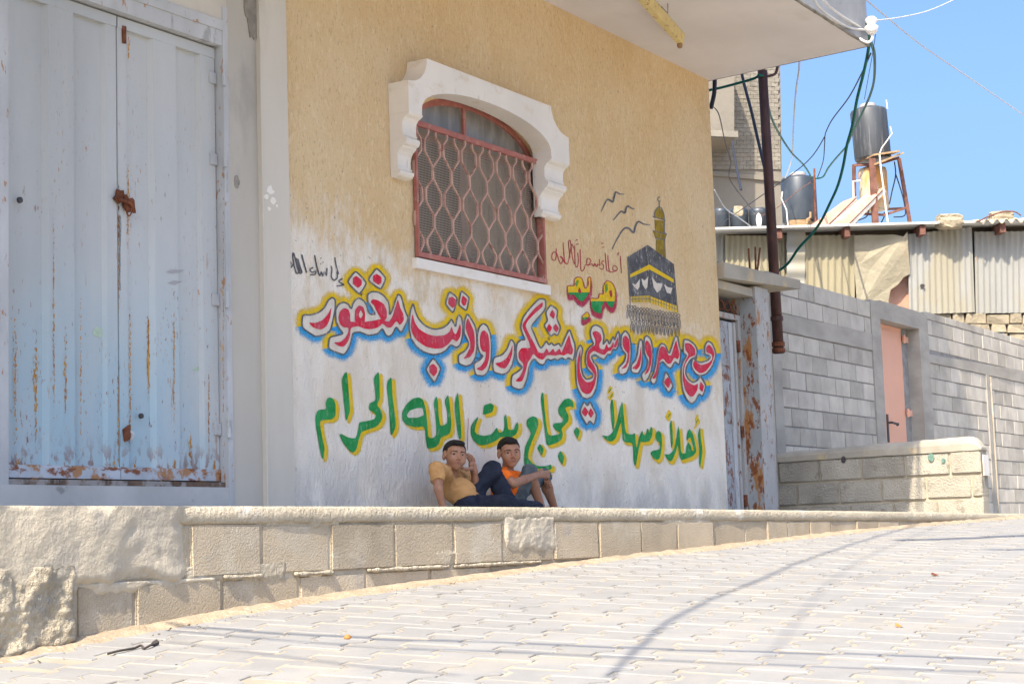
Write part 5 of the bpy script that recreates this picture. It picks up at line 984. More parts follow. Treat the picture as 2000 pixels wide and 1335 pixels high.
for (x0, y0, x1, y1, D, m) in ((137, 700, 146, 1330, TKD + .3, M_TIMB), (312, 640, 348, 1330, TKD - .45, M_TIMB), (572, 640, 690, 1330, TKD + .1, M_TIMB)):
    mb = MB(); a, b = at_d(*z3(x0, y0), D), at_d(*z3(x1, y1), D); wd = .055 if x0 == 312 else .03; mb.hexa([b - R3*wd - F3*.03, b + R3*wd - F3*.03, b + R3*wd + F3*.03, b - R3*wd + F3*.03, a - R3*wd - F3*.03, a + R3*wd - F3*.03, a + R3*wd + F3*.03, a - R3*wd + F3*.03]); mb.build('leg', m, stand)
for pts, D in (([(135, 708), (312, 700)], TKD - .1), ([(312, 715), (575, 632)], TKD - .2), ([(180, 1172), (430, 1185), (645, 1115)], TKD - .2), ([(440, 1130), (645, 1120)], TKD + .2), ([(135, 706), (575, 640)], TKD + .35)):
    mb = MB(); vtube(mb, pts, 0.026, D, n=4); mb.build('cross_rail', M_TIMB, stand)
mb = MB(); mb.prism([at_d(*z3(330, 612), TKD - .5), at_d(*z3(578, 576), TKD - .4), at_d(*z3(520, 600), TKD + .5), at_d(*z3(160, 672), TKD + .5), at_d(*z3(170, 690), TKD + .1)], Vector((0, 0, .03))); mb.build('platform_board', M_BOARD, stand)
mb = MB(); mb.prism([at_d(*z3(335, 705), TKD - .5), at_d(*z3(620, 592), TKD - .35), at_d(*z3(590, 606), TKD - .1), at_d(*z3(330, 715), TKD - .3)], Vector((0, 0, .03))); mb.build('platform_board', M_BOARD, stand)
mb = MB(); vtube(mb, [(385, 600), (400, 760), (420, 900), (440, 1080), (470, 1290)], 0.016, TKD - .48); mb.build('riser_pipe', M_WCABLE, stand)
for pts in ([(528, 670), (540, 800), (505, 960), (480, 1080)], [(540, 790), (590, 940), (625, 1080), (628, 1190), (520, 1205)], [(270, 1060), (268, 1190), (170, 1240), (80, 1285)], [(430, 1160), (430, 1200), (390, 1280)]):
    mb = MB(); vtube(mb, catmull([(a, b, 0) for a, b in pts], 4) and [(q.x, q.y) for q in catmull([(a, b, 0) for a, b in pts], 4)], 0.011, TKD - .1, n=6); mb.build('hose', M_BCABLE, stand)
dr = thing('hot_water_drum', 'orange rust-streaked cylindrical drum on the lower shelf of the stand', 'drum', at_d(*z3(340, 1130), TKD))
a, b = at_d(*z3(203, 1130), TKD + .05), at_d(*z3(476, 1130), TKD + .05); r_ = (b - a).length / 2; hh = (at_d(*z3(340, 725), TKD) - at_d(*z3(340, 1130), TKD)).length
mb = MB(); mb.lathe([(r_ * .9, -.02), (r_, .02), (r_, hh * .9), (r_ * .93, hh * .98), (r_ * .5, hh * 1.03), (r_*.2, hh*1.04)], (a + b) / 2, (-.02, 0, 1), 28); mb.build('drum_body', M_DRUM, dr, smooth=True)
mb = MB(); vtube(mb, [(200, 855), (130, 860), (135, 1030), (140, 1200)], 0.02, TKD - .1); mb.build('pipe', M_WCABLE, dr)
sol = thing('solar_collector', 'pair of faded pink sloping solar collector panels leaning towards the drum', 'solar panel', at_d(*z4(780, 1225), TKD - .6))
for c in ([(690, 1240), (780, 1240), (992, 1028), (900, 1060)], [(590, 1240), (678, 1240), (838, 1082), (760, 1112)]):
    q = [at_d(*z4(*c[0]), TKD - 1.0), at_d(*z4(*c[1]), TKD - .9), at_d(*z4(*c[2]), TKD - .3), at_d(*z4(*c[3]), TKD - .2)]
    nrm = (q[1] - q[0]).cross(q[3] - q[0]).normalized(); mb = MB(); mb.prism(q, nrm * .07); p_ = mb.build('collector_panel', M_COLLECT, sol)
    mb = MB(); mb.tube([q[1] - Vector((0,0,.02)), q[2] - Vector((0,0,.02))], .045, 4); mb.tube([q[2], q[3]], .035, 4); mb.tube([q[0], q[3]], .03, 4); mb.build('panel_frame', M_ALU, p_)
tB = tank('water_tank', 'smooth dark water tank standing on the tin roof beside the pole', 442, 632, 960, 1212, TKD - .5, z4, M_TANK2)
mb = MB(); vtube(mb, [(613, 915), (615, 1000), (620, 1200), (620, 1240)], .018, TKD - .9, z4); mb.build('standpipe', M_RUST, tB)
mb = MB(); vtube(mb, [(440, 1040), (435, 1080), (462, 1140), (470, 1225)], .012, TKD - .9, z4); mb.build('overflow_hose', M_WCABLE, tB)
mb = MB(); vtube(mb, [(440, 1240), (570, 1240), (575, 1190), (592, 1180), (592, 1150)], .022, TKD - .85, z4); mb.build('feed_pipe', M_BOARD, tB)
mb = MB(); q = [at_d(*z4(*p), TKD - .8) for p in ((450, 1250), (625, 1250), (590, 1190), (480, 1195))]; mb.prism(q, F3 * .5); mb.build('rough_base', M_BOARD, tB)
for i, (x0, x1, lab) in enumerate(((66, 152, 'squat dark tank half hidden by the corner of the painted house'), (158, 258, 'squat dark tank in the middle of the low row on the roof'), (262, 366, 'squat dark tank with a white splash next to the pole'))):
    t = thing('low_tank', lab, 'water tank', at_d(*z4((x0+x1)/2, 1245), TKD), 'squat tanks on the shed roof'); mb = MB()
    a, b = at_d(*z4(x0, 1262), TKD), at_d(*z4(x1, 1262), TKD); rr = (b-a).length/2; mb.lathe([(rr, 0), (rr, .36), (rr*.97, .40), (rr*.8, .425), (rr*.2, .43)], (a+b)/2, n=24); mb.build('tank_body', M_TANK2, t, smooth=True)
    mb = MB(); mb.lathe([(rr*1.02, 0), (rr*1.02, .03)], (a+b)/2 + Vector((0, 0, .3)), n=24); mb.build('rim_band', M_TANK, t)
    if i == 2: mb = MB(); c = at_d(*z4(312, 1195), TKD - rr - .03); mb.prism([c + R3 * .05 * math.cos(a_) + Vector((0, 0, .13 * math.sin(a_))) for a_ in np.linspace(0, 6.28, 9)[:-1]], F3 * .02); mb.build('white_splash', M_WHITE, t)
def rock(px, py, w, h, D, lab, seed):
    bm = bmesh.new(); bmesh.ops.create_icosphere(bm, subdivisions=3, radius=1.0); c = at_d(px, py, D)
    for v in bm.verts:
        p = v.co.copy(); m_ = max(abs(p.x), abs(p.y), abs(p.z)); p = p.lerp(p / m_ * .86, .75); p += Vector(noise.noise_vector(p * 1.7 + Vector((seed, 0, 0)))) * .18
        v.co = c + R3 * p.x * w / 2 + F3 * p.y * w * .4 + Vector((0, 0, p.z * h / 2))
    me = bpy.data.meshes.new('stone'); bm.to_mesh(me); bm.free(); me.materials.append(M_STONE); return tag(link(bpy.data.objects.new('roof_stone', me)), lab, 'stone', 'stones weighing down the tin roof')
rock(1854, 433, .46, .26, SD - .2, 'flat-topped tan stone alone on the bright roof edge', 1); rock(1955, 424, .42, .20, SD + .1, 'tan stone under a bent wire by the roof tiles', 2); rock(1442, 412, .19, .19, TKD - .8, 'small cracked tan stone behind the squat tanks', 3)
mb = MB(); vs = []; N_ = 48
for i in range(N_ + 1):
    q = at_d(1905 + 150 * i / N_, 432 - 6 * i / N_, SD - .35) + Vector((0, 0, .035 * math.sin(i * 1.05))); vs += [q, q + F3 * 2 + Vector((0, 0, .25)), q - Vector((0, 0, .02)) ]
mb.add(vs, [(3*i, 3*i+3, 3*i+4, 3*i+1) for i in range(N_)] + [(3*i+2, 3*i+5, 3*i+3, 3*i) for i in range(N_)]); tag(mb.build('wavy_roof_sheet', M_STONE, smooth=True, fix=False), 'wavy tan roofing sheet laid at the far end of the shed roof', 'roof sheet')

# ---------------------------------------------------------------- insulator and wires
ins = thing('insulator', 'white porcelain insulator bracketed to the canopy corner', 'insulator', (13.1, -1.52, 3.9))
ci = at_y(1702, 52, -1.55); mb = MB(); mb.lathe([(.03, -.03), (.05, 0), (.055, .025), (.035, .04), (.03, .05), (.045, .065), (.046, .09), (.03, .105), (.01, .11)], ci - Vector((0, 0, .03)), (0.05, 0, 1), 18); mb.build('porcelain', M_CERAM, ins, smooth=True)
mb = MB(); mb.tube(catmull([ci + Vector((0, 0, -.05)), ci + Vector((.0, 0, -.10)), ci + Vector((-.03, .03, -.13)), ci + Vector((-.07, .08, -.10))], 5), .011, 7); mb.build('bracket', M_CERAM, ins, smooth=True)
PD = depth(pb); CD = depth((13.1, -1.5, 3.8))
def cable(name, lab, pts, D0, D1, r, m, zf=z4, sm=6):
    P = [zf(*p) if zf else p for p in pts]; s = [0.0]
    for a, b in zip(P[:-1], P[1:]): s.append(s[-1] + math.hypot(b[0]-a[0], b[1]-a[1]))
    Q = [at_d(p[0], p[1], D0 + (D1 - D0) * (k / s[-1])) for p, k in zip(P, s)]
    mb = MB(); mb.tube(catmull(Q, sm), r, 6); return tag(mb.build(name, m, smooth=True), lab, 'cable', 'cables and wires round the house corner')
cable('green_cable', 'green cable hanging from the insulator down to the foot of the pole on the slab', [(888,120),(905,185),(908,260),(880,400),(845,540),(820,680),(790,790),(770,900),(740,1010),(690,1120),(650,1200),(600,1270),(530,1345),(470,1430),(405,1480)], CD, PD, .0135, M_GCABLE)
cable('green_cable', 'green cable sagging from the insulator out to the smooth dark roof tank', [(905,170),(920,230),(940,300),(938,430),(915,520),(870,620),(820,720),(790,790),(730,860),(690,910),(660,960),(620,970)], CD, TKD - 1.2, .0145, M_GCABLE)
cable('green_cable', 'green cable curving from the pole top down to the dark tank lid', [(335,420),(348,500),(380,640),(430,740),(490,830),(550,890),(585,940),(595,968)], PD + .1, TKD - 1.0, .014, M_GCABLE)
cable('green_cable', 'green cable tied from the house corner across to the pole top', [(20,495),(100,478),(170,460),(250,438),(300,420),(318,398),(350,395),(345,412),(310,408)], PD + .6, PD - .08, .013, M_GCABLE)
cable('dark_wire', 'thin dark wire running from the canopy corner over the pole to the low tanks', [(920,290),(870,400),(800,530),(710,650),(675,720),(665,750),(600,850),(500,940),(330,1060),(200,1150),(80,1230)], CD, TKD - 1, .0065, M_BCABLE)
cable('dark_wire', 'thin dark wire dropping beside the smooth tank from the long wire', [(670,745),(668,800),(660,880),(630,965)], CD + 8, TKD - 1, .008, M_BCABLE)
cable('dark_wire', 'fine dark wire hanging straight down from the insulator', [(950,150),(935,260),(910,400),(885,540)], CD, CD + 2, .003, M_BCABLE)
cable('white_wire', 'white wire hanging against the sky beside the tall block building', [(532,320),(530,380),(515,480),(505,590),(500,680),(490,860),(455,970)], CD + 3, TKD - 1, .011, M_WCABLE)
cable('white_wire', 'long pale wire slanting across the open sky', [(860,-40),(895,0),(1020,105),(1200,250),(1450,420),(1750,625),(1900,720)], CD, 24, .0075, M_WCABLE)
cable('white_wire', 'pale wire rising from the insulator to the upper sky', [(945,112),(1080,95),(1230,60),(1370,0),(1420,-30)], CD, CD + 3, .005, M_WCABLE)
cable('white_cable', 'upper pale cable drooping along the grey canopy edge to the insulator', [(640,-30),(690,30),(760,85),(830,130),(880,160)], CD - 1.3, CD, .010, M_WCABLE)
cable('white_cable', 'lower pale cable drooping along the grey canopy edge to the insulator', [(590,-40),(640,40),(720,105),(800,150),(890,165)], CD - 1.5, CD, .010, M_WCABLE)
cable('dark_hose', 'short thick black hose hanging at the house corner under the canopy', [(72,425),(70,500),(58,560),(50,590)], PD - 1.0, PD - .9, .020, M_BCABLE)
cable('dark_wire', 'dark cable slanting down the tall block building to the pole', [(218,395),(235,470),(270,600),(300,730),(335,880),(345,920)], PD + 2, PD + 1, .016, M_BCABLE)
cable('dark_wire', 'straight dark cable under the balcony of the tall block building', [(165,765),(185,880),(215,1030)], TD - 1.4, TD - 5, .025, M_BCABLE)
cable('dark_wire', 'wavy thin wire looping down in front of the tall block building', [(50,580),(75,590),(100,640),(130,780),(160,880),(150,960),(190,1030),(270,1130),(300,1160)], PD + 1, TKD - 2, .006, M_BCABLE)
cable('grey_wire', 'grey wire slanting over the squat tanks', [(70,1030),(130,1130),(200,1180),(290,1245)], TKD - 2, TKD - 1, .010, M_FASCIA)
cable('brown_wire', 'thin brown wire from the standpipe back towards the pole', [(600,985),(520,1040),(450,1100),(390,1140),(330,1170)], TKD - 1.2, TKD - 2, .007, M_TIMB)
cable('bent_wire', 'bent rusty wire arched over the roof stone', [(1500,1205),(1560,1175),(1640,1150),(1700,1150),(1735,1170)], SD - .4, SD - .2, .012, M_TIMB)

# ---------------------------------------------------------------- overhead lines and two added shade bars above the street that throw the shadows on the pavers
def overhead(name, lab, pts, h, r):
    h2 = h if isinstance(h, tuple) else (h, h); n_ = len(pts) - 1; Q = [on_road(*p) + TO_SUN * ((h2[0] + (h2[1] - h2[0]) * i / n_) / TO_SUN.z) for i, p in enumerate(pts)]; mb = MB(); mb.tube(catmull(Q, 6), r, 6); return tag(mb.build(name, M_BCABLE, smooth=True), lab, 'cable', 'power lines over the street')
overhead('power_line', 'thick power line overhead whose shadow crosses the near pavers', [(330, 1222), (480, 1233), (700, 1247), (1000, 1257), (1300, 1269), (1600, 1277), (2000, 1291)], 3.3, .014)
overhead('power_line', 'second power line overhead casting the fainter lower shadow', [(330, 1232), (480, 1246), (700, 1263), (1000, 1276), (1300, 1290), (1600, 1303), (2000, 1316)], 3.6, .010)
overhead('power_line', 'third thin power line overhead near the wall end', [(330, 1255), (500, 1275), (700, 1302), (900, 1322)], 4.2, .008)
overhead('sagging_line', 'sagging line overhead whose shadow winds up the street', [(1190, 1325), (1245, 1268), (1310, 1213), (1400, 1167), (1500, 1126), (1600, 1085), (1700, 1052), (1790, 1027)], (3.2, 5.2), .013)
overhead('sagging_line', 'fainter sagging line overhead beside the winding shadow', [(1500, 1290), (1560, 1210), (1620, 1140), (1700, 1085), (1780, 1050), (1830, 1030)], (5.0, 6.0), .0055)
overhead('shade_bar', 'thick unseen bar added overhead to shade the top of the street', [(1760, 1056), (1840, 1053), (1920, 1050), (2010, 1046)], 6.0, .075)  # out-of-view bar, added to cast the dark band across the street
overhead('shade_bar', 'short unseen bar added overhead to shade the street by the right edge', [(1930, 1074), (1965, 1074), (2010, 1073)], 6.0, .045)  # second added bar, there only for its shadow at the right edge
# ---------------------------------------------------------------- people: signed-distance bodies turned into meshes
class Vol:
    def __init__(self, lo, hi, h):
        self.lo = np.array(lo, np.float32); self.h = h; n = np.ceil((np.array(hi) - self.lo) / h).astype(int) + 1
        self.ax = [self.lo[i] + h * np.arange(n[i], dtype=np.float32) for i in range(3)]; self.f = np.full(n, 1.0, np.float32)
    def sub(self, lo, hi, m):
        s = []
        for i in range(3):
            a = max(0, int((lo[i] - m - self.lo[i]) / self.h)); b = min(self.f.shape[i], int((hi[i] + m - self.lo[i]) / self.h) + 2); s.append(slice(a, max(a, b)))
        return tuple(s), np.meshgrid(self.ax[0][s[0]], self.ax[1][s[1]], self.ax[2][s[2]], indexing='ij')
    def put(self, s, d, k):
        if not d.size: return
        a = self.f[s]
        if k > 0: hh = np.clip(.5 + .5 * (a - d) / k, 0, 1); self.f[s] = a + (d - a) * hh - k * hh * (1 - hh)
        else: self.f[s] = np.minimum(a, d)
    def cone(self, a, b, ra, rb, k=.015):
        a, b = np.array(a, float), np.array(b, float); r = max(ra, rb); s, (X, Y, Z) = self.sub(np.minimum(a, b) - r, np.maximum(a, b) + r, .05)
        d = b - a; L = max(d @ d, 1e-9); t = np.clip(((X-a[0])*d[0] + (Y-a[1])*d[1] + (Z-a[2])*d[2]) / L, 0, 1)
        self.put(s, np.sqrt((X-a[0]-t*d[0])**2 + (Y-a[1]-t*d[1])**2 + (Z-a[2]-t*d[2])**2) - (ra + (rb-ra)*t), k)
    def chain(self, pts, rs, k=.015):
        for i in range(len(pts)-1): self.cone(pts[i], pts[i+1], rs[i], rs[i+1], k)
    def ell(self, c, r, B=None, k=.015, carve=False):
        c = np.array(c, float); B = np.eye(3) if B is None else np.array(B); m = max(r); s, (X, Y, Z) = self.sub(c - m, c + m, .05)
        p = [((X-c[0])*B[i][0] + (Y-c[1])*B[i][1] + (Z-c[2])*B[i][2]) for i in range(3)]
        k0 = np.sqrt(sum((p[i]/r[i])**2 for i in range(3))); k1 = np.sqrt(sum((p[i]/r[i]**2)**2 for i in range(3))) + 1e-9; d = k0*(k0-1)/k1
        if carve:
            a = self.f[s]
            if a.size: hh = np.clip(.5 - .5*(a + d)/k, 0, 1); self.f[s] = a + (-d - a)*hh + k*hh*(1-hh)
        else: self.put(s, d, k)
    def cut(self, p, n):   # keep the side the normal points away from
        n = np.array(n, float); n /= np.linalg.norm(n); X, Y, Z = np.meshgrid(*self.ax, indexing='ij'); self.f = np.maximum(self.f, ((X-p[0])*n[0] + (Y-p[1])*n[1] + (Z-p[2])*n[2]).astype(np.float32))
    def wrinkle(self, amp, fr, dirv=(0, 0, 1), seed=0.0):
        X, Y, Z = np.meshgrid(*self.ax, indexing='ij'); u = X*dirv[0] + Y*dirv[1] + Z*dirv[2]
        self.f += (amp * (np.sin(u*fr + 2.2*np.sin(X*fr*.35 + seed) + 1.7*np.sin(Z*fr*.3 + Y*fr*.4)) * (.55 + .45*np.sin(X*fr*.22 + Y*fr*.31 + seed*2)))).astype(np.float32)
    def mesh(self, name, m):
        f = self.f; ins = f < 0; nx, ny, nz = f.shape; c = np.zeros((nx-1, ny-1, nz-1), np.int8)
        for dx in (0, 1):
            for dy in (0, 1):
                for dz in (0, 1): c += ins[dx:nx-1+dx, dy:ny-1+dy, dz:nz-1+dz]
        idx = np.argwhere((c > 0) & (c < 8)); lut = np.full(c.shape, -1, np.int64); lut[tuple(idx.T)] = np.arange(len(idx))
        acc = np.zeros((len(idx), 3)); cnt = np.zeros(len(idx)); cor = [(0,0,0),(1,0,0),(0,1,0),(1,1,0),(0,0,1),(1,0,1),(0,1,1),(1,1,1)]
        val = [f[idx[:,0]+a, idx[:,1]+b, idx[:,2]+d] for a, b, d in cor]
        for i, j in ((0,1),(2,3),(4,5),(6,7),(0,2),(1,3),(4,6),(5,7),(0,4),(1,5),(2,6),(3,7)):
            x = (val[i] < 0) != (val[j] < 0); t = np.where(x, val[i] / np.where(x, val[i]-val[j], 1), 0); p = np.array(cor[i])[None] + t[:,None]*(np.array(cor[j]) - np.array(cor[i]))[None]; acc += np.where(x[:,None], p, 0); cnt += x
        V = self.lo + self.h*(idx + acc/cnt[:,None]); Q = []
        for ax in range(3):
            b, d = (ax+1) % 3, (ax+2) % 3; A = np.moveaxis(ins, ax, 0); e = ins.take(range(0, f.shape[ax]-1), ax) != ins.take(range(1, f.shape[ax]), ax); w = np.argwhere(e); w = w[(w[:,b] > 0) & (w[:,d] > 0) & (w[:,b] < f.shape[b]-1) & (w[:,d] < f.shape[d]-1)]
            if not len(w): continue
            ob, od = np.eye(3, dtype=int)[b], np.eye(3, dtype=int)[d]; q = np.stack([lut[tuple((w-ob-od).T)], lut[tuple((w-od).T)], lut[tuple(w.T)], lut[tuple((w-ob).T)]], 1); fl = ~ins[tuple(w.T)]; q[fl] = q[fl][:, ::-1]; Q.append(q)
        Q = np.concatenate(Q); Q = Q[(Q >= 0).all(1)]; me = bpy.data.meshes.new(name); me.from_pydata(V.tolist(), [], Q.tolist()); me.update()
        for mm in (m if isinstance(m, (list, tuple)) else [m]): me.materials.append(mm)
        me.polygons.foreach_set('use_smooth', [True]*len(me.polygons)); return me, V, Q
def skin(name, col):
    N = NT(name); c = N.mix(N.ramp(N.noise(18, (1,1,1), 4), .35, .7), col, [col[0]*.82, col[1]*.76, col[2]*.74]); m = N.done(c, .52, N.bump(N.noise(220, (1,1,1), 3), .08, .002), 0, .35)
    N.b.inputs['Subsurface Weight'].default_value = .08; N.b.inputs['Subsurface Radius'].default_value = (.012, .005, .003); N.b.inputs['Subsurface Scale'].default_value = .6; return m
SK = skin('brown_skin', (.355, .18, .105)); LIP = skin('lips', (.29, .125, .085)); BROW = mat('brow_hair', (.020, .013, .010), .2, 60); HAIR = mat('short_black_hair', (.014, .011, .010), .35, 90, rough=.6, bump=.7, bs=260, bd=.004)
STUB = mat('clipped_dark_hair', (.045, .028, .020), .35, 160, rough=.8); EYEW = mat('eye_white', (.40, .35, .31), .03, 9, rough=.25, spec=.5); IRIS = mat('dark_iris', (.018, .011, .008), .1, 9, rough=.15, spec=.5); NAIL = skin('nails', (.50, .32, .24))
TAN = mat('tan_cotton', (.47, .255, .10), .08, 12, rough=.95, bump=.25, bs=240, bd=.002); NAVY = mat('navy_cloth', (.017, .021, .035), .3, 16, rough=.9, bump=.25, bs=200, bd=.002); ORANGE = mat('orange_cotton', (.82, .155, .012), .06, 12, rough=.9, bump=.2, bs=200, bd=.002)
DENIM = mat('washed_denim', (.085, .105, .115), .25, 22, rough=.95, bump=.3, bs=300, bd=.002, layers=[((.15,.18,.195), 9, (1,1,1), .5, .7, .6)]); SHIRT_IN = mat('grey_undershirt', (.18, .17, .16), .1, 9); STRAP = mat('black_sandal', (.03, .03, .032), .2, 20, rough=.6)
NV = lambda v: np.array(v, float)
def hframe(pos, yaw, roll, pitch=0.0):
    """head axes (side = image right, forward, up) for a head at pos that faces the street camera, turned by yaw to image right"""
    t = NV(CAM) - NV(pos); t[2] += .0; t /= np.linalg.norm(t); up = np.array([0, 0, 1.0]); s = np.cross(up, t); s /= np.linalg.norm(s)   # s: image right
    t = np.cross(s, up)
    f = math.cos(yaw)*t + math.sin(yaw)*s; s2 = np.cross(up, f); f = math.cos(pitch)*f + math.sin(pitch)*up; u2 = np.cross(f, s2)
    s3 = math.cos(roll)*s2 - math.sin(roll)*u2; u3 = np.cross(f, s3); return np.stack([s3, f, u3])
def head_sdf(v, c, B, S):
    P = lambda x, y, z: NV(c) + S*(x*B[0] + y*B[1] + z*B[2]); E = lambda x, y, z, r, k=.012, **kw: v.ell(P(x, y, z), [q*S for q in r], B, k*S, **kw)
    E(0, -.012, .028, (.071, .089, .073)); E(0, .020, -.020, (.056, .062, .066), .02); E(0, .036, -.050, (.042, .046, .044), .02); E(0, .058, -.080, (.017, .017, .015), .02)
    for s in (-1, 1):
        E(s*.034, .050, -.026, (.028, .028, .028), .02); v.cone(P(s*.012, .078, .020), P(s*.046, .062, .019), .009*S, .009*S, .010*S)
        E(s*.029, .088, .004, (.017, .014, .011), .008, carve=True); E(s*.072, -.006, -.006, (.011, .020, .031), .006); E(s*.078, .004, -.004, (.006, .009, .017), .005, carve=True); E(s*.011, .084, -.030, (.0075, .010, .007), .005)
        v.cone(P(s*.014, .0755, .0110), P(s*.043, .0672, .0092), .0068*S, .0058*S, .003*S)
        v.cone(P(s*.015, .0745, -.0040), P(s*.042, .0675, -.0028), .0056*S, .0052*S, .004*S)
    v.cone(P(0, .076, .012), P(0, .091, -.020), .0065*S, .0088*S, .010*S); E(0, .0915, -.024, (.0105, .009, .0085), .006)
    v.cone(P(-.021, .0735, -.0500), P(0, .0815, -.0475), .0040*S, .0056*S, .007*S); v.cone(P(.021, .0735, -.0500), P(0, .0815, -.0475), .0040*S, .0056*S, .007*S)
    v.cone(P(-.015, .0752, -.0580), P(.015, .0752, -.0580), .0052*S, .0052*S, .007*S)
    v.ell(P(0, .0860, -.0530), [.024*S, .007*S, .0016*S], B, .002*S, carve=True)
    return P
def face_mats(me, V, Q, c, B, S):
    ce = V[Q].mean(1) - NV(c); L = np.stack([ce @ B[i] for i in range(3)], 1) / S; x, y, z = np.abs(L[:,0]), L[:,1], L[:,2]; mi = np.zeros(len(Q), int)
    lip = (x < .0235) & (y > .066) & (z > -.0635 + x*.25) & (z < -.0440 - x*.16); mi[lip] = 1
    by = .0225 - .25*np.maximum(0, x-.036) - .30*np.maximum(0, .024-x); br = (x > .011) & (x < .052) & (y > .05) & (np.abs(z - by) < np.where(x < .03, .0036, .0028)); mi[br] = 2
    # clipped hair at the sides and back of the head
    st = (np.abs(L[:,0]) > .035) & (y < .030) & (z > np.where(y > -.02, .004 + np.maximum(0, y)*.6, -.045)) & (z < .09) & ~((x > .066) & (z < .03) & (y > -.03)); st |= (y < -.055) & (z > -.045) & (z < .09); mi[st & (np.linalg.norm(L, axis=1) < .112) & (x < .080)] = 3
    me.polygons.foreach_set('material_index', mi.tolist())
def eyes(parent, c, B, S):
    for s in (-1, 1):
        p = NV(c) + S*(s*.0295*B[0] + .0655*B[1] + .0045*B[2]); g = NV(CAM) - p; g /= np.linalg.norm(g); g = .75*g + .25*B[1]; g /= np.linalg.norm(g); mb = MB(); r = .0132*S; n = 20; gv = Vector(g); u = gv.orthogonal().normalized(); w = gv.cross(u)
        rings = [0, .22, .68, .69, .9, 1.2, 1.6, 2.2, 3.0]
        for i, a in enumerate(rings[1:]):
            mb.cur = 1 if a <= .685 else 0; b = rings[i]
            mb.add([Vector(p) + r*(gv*math.cos(q) + (u*math.cos(t) + w*math.sin(t))*math.sin(q)) for q in (b, a) for t in np.linspace(0, 2*math.pi, n, endpoint=False)], [(k, (k+1) % n, n+(k+1) % n, n+k) for k in range(n)])
        mb.build('eye', [EYEW, IRIS], parent, smooth=True, fix=False)
def hair(parent, c, B, S, lo, hi, line=.045):
    v = Vol(NV(c) - .13, NV(c) + .13, .003); P = lambda x, y, z: NV(c) + S*(x*B[0] + y*B[1] + z*B[2])
    v.ell(P(0, -.014, .031), [.0755*S, .0925*S, .0785*S], B, .01); v.ell(P(0, .055, .078), [.045*S, .035*S, .022*S], B, .012)
    X, Y, Z = np.meshgrid(*v.ax, indexing='ij'); d = [((X-c[0])*B[i][0] + (Y-c[1])*B[i][1] + (Z-c[2])*B[i][2]) / S for i in range(3)]
    lim = np.where(d[1] > .018, .062 - .10*np.clip(np.abs(d[0]) - .035, 0, 1) - .9*np.clip(.052 - d[1], 0, .034), np.where(d[1] > -.03, .038, .038 - (-.03 - d[1])*.8))
    lim = np.maximum(lim, -.055) + .003*np.sin(d[0]*300)*np.sin(d[1]*260)
    v.f = np.maximum(v.f, ((lim - d[2])*S*.8).astype(np.float32)); v.f += (.0016*np.sin(X*620 + 2*np.sin(Z*300))*np.sin(Y*570 + Z*400) + .0012*np.sin(X*1100)*np.sin(Z*980 + Y*300)).astype(np.float32)
    me, _, _ = v.mesh('hair', HAIR); link(bpy.data.objects.new('hair', me), parent)
def hand(v, wrist, knuck, across, curl_dir, S=1.0, curl=.6, thumb=1, spread=.3):
    """palm from wrist towards knuckles, four fingers bending towards curl_dir, thumb off the side"""
    w, kn = NV(wrist), NV(knuck); ax = kn - w; L = np.linalg.norm(ax); ax /= L; ac = NV(across); ac -= ax*(ac@ax); ac /= np.linalg.norm(ac); cd = NV(curl_dir); cd -= ax*(cd@ax); cd /= np.linalg.norm(cd)
    for k in (-1.5, -.5, .5, 1.5): v.cone(w + ac*k*.006*S, kn + ac*k*.0125*S, .0125*S, .0095*S, .010)
    lens = (.052, .062, .058, .045)
    for i, k in enumerate((-1.5, -.5, .5, 1.5)):
        p = kn + ac*k*.0135*S; a = 0.0; pts = [p]; 
        for j, fr in enumerate((.45, .32, .23)):
            a += curl*(.75, 1.0, .8)[j]*(1 + .10*k*(-1 if thumb > 0 else 1)); d = ax*math.cos(a) + cd*math.sin(a) + ac*k*.05*spread; pts.append(pts[-1] + d/np.linalg.norm(d)*lens[i]*fr*S)
        v.chain(pts, [.0078*S, .0074*S, .0068*S, .0058*S], .003)
    b = w + ax*L*.30 + ac*thumb*.020*S; d1 = ax*.6 + ac*thumb*.65 + cd*.45; d1 /= np.linalg.norm(d1); d2 = ax*.85 + ac*thumb*.2 + cd*.5; d2 /= np.linalg.norm(d2)
    v.chain([w + ax*L*.2 + ac*thumb*.008*S, b + d1*.022*S, b + d1*.022*S + d2*.026*S, b + d1*.020*S + d2*.048*S], [.013*S, .0098*S, .0082*S, .0065*S], .006)
def person(name, label, loc): return None
Z0 = terr_z(9.2)

# ---- boy in the tan shirt, leaning back on the wall with one knee up
hc = NV(at_y(888, 890, -.30)); S1 = .90; B1 = hframe(hc, math.radians(20), math.radians(7), math.radians(2))
nk = NV(at_y(878, 923, -.24)); shR, shL = NV(at_y(853, 916, -.36)), NV(at_y(905, 930, -.13)); chest = NV(at_y(884, 948, -.25)); pel = NV(at_y(918, 985, -.33)); pel[2] = Z0 + .082
elR, haR = NV(at_y(856, 955, -.40)), NV(at_y(866, 992, -.42)); elL, wrL = NV(at_y(931, 966, -.30)), NV(at_y(926, 920, -.32)); knL_ = NV(at_y(922, 899, -.31))
hpL, hpR = pel + [.06, .045, .005], pel + [.04, -.06, -.01]; kneeL = NV(at_y(961, 917, -.36)); ankL = NV(at_y(1000, 982, -.44)); kneeR = NV(at_y(985, 978, -.56)); ankR = NV(at_y(1048, 989, -.54))
ankL[2] = Z0 + .05; ankR[2] = Z0 + .045; kneeR[2] = Z0 + .072
v = Vol(np.min([hc-.16, haR-.1, pel-.2, kneeR-.12, ankR-.12], 0), np.max([hc+.16, ankR+.16, kneeL+.12], 0), .0034)
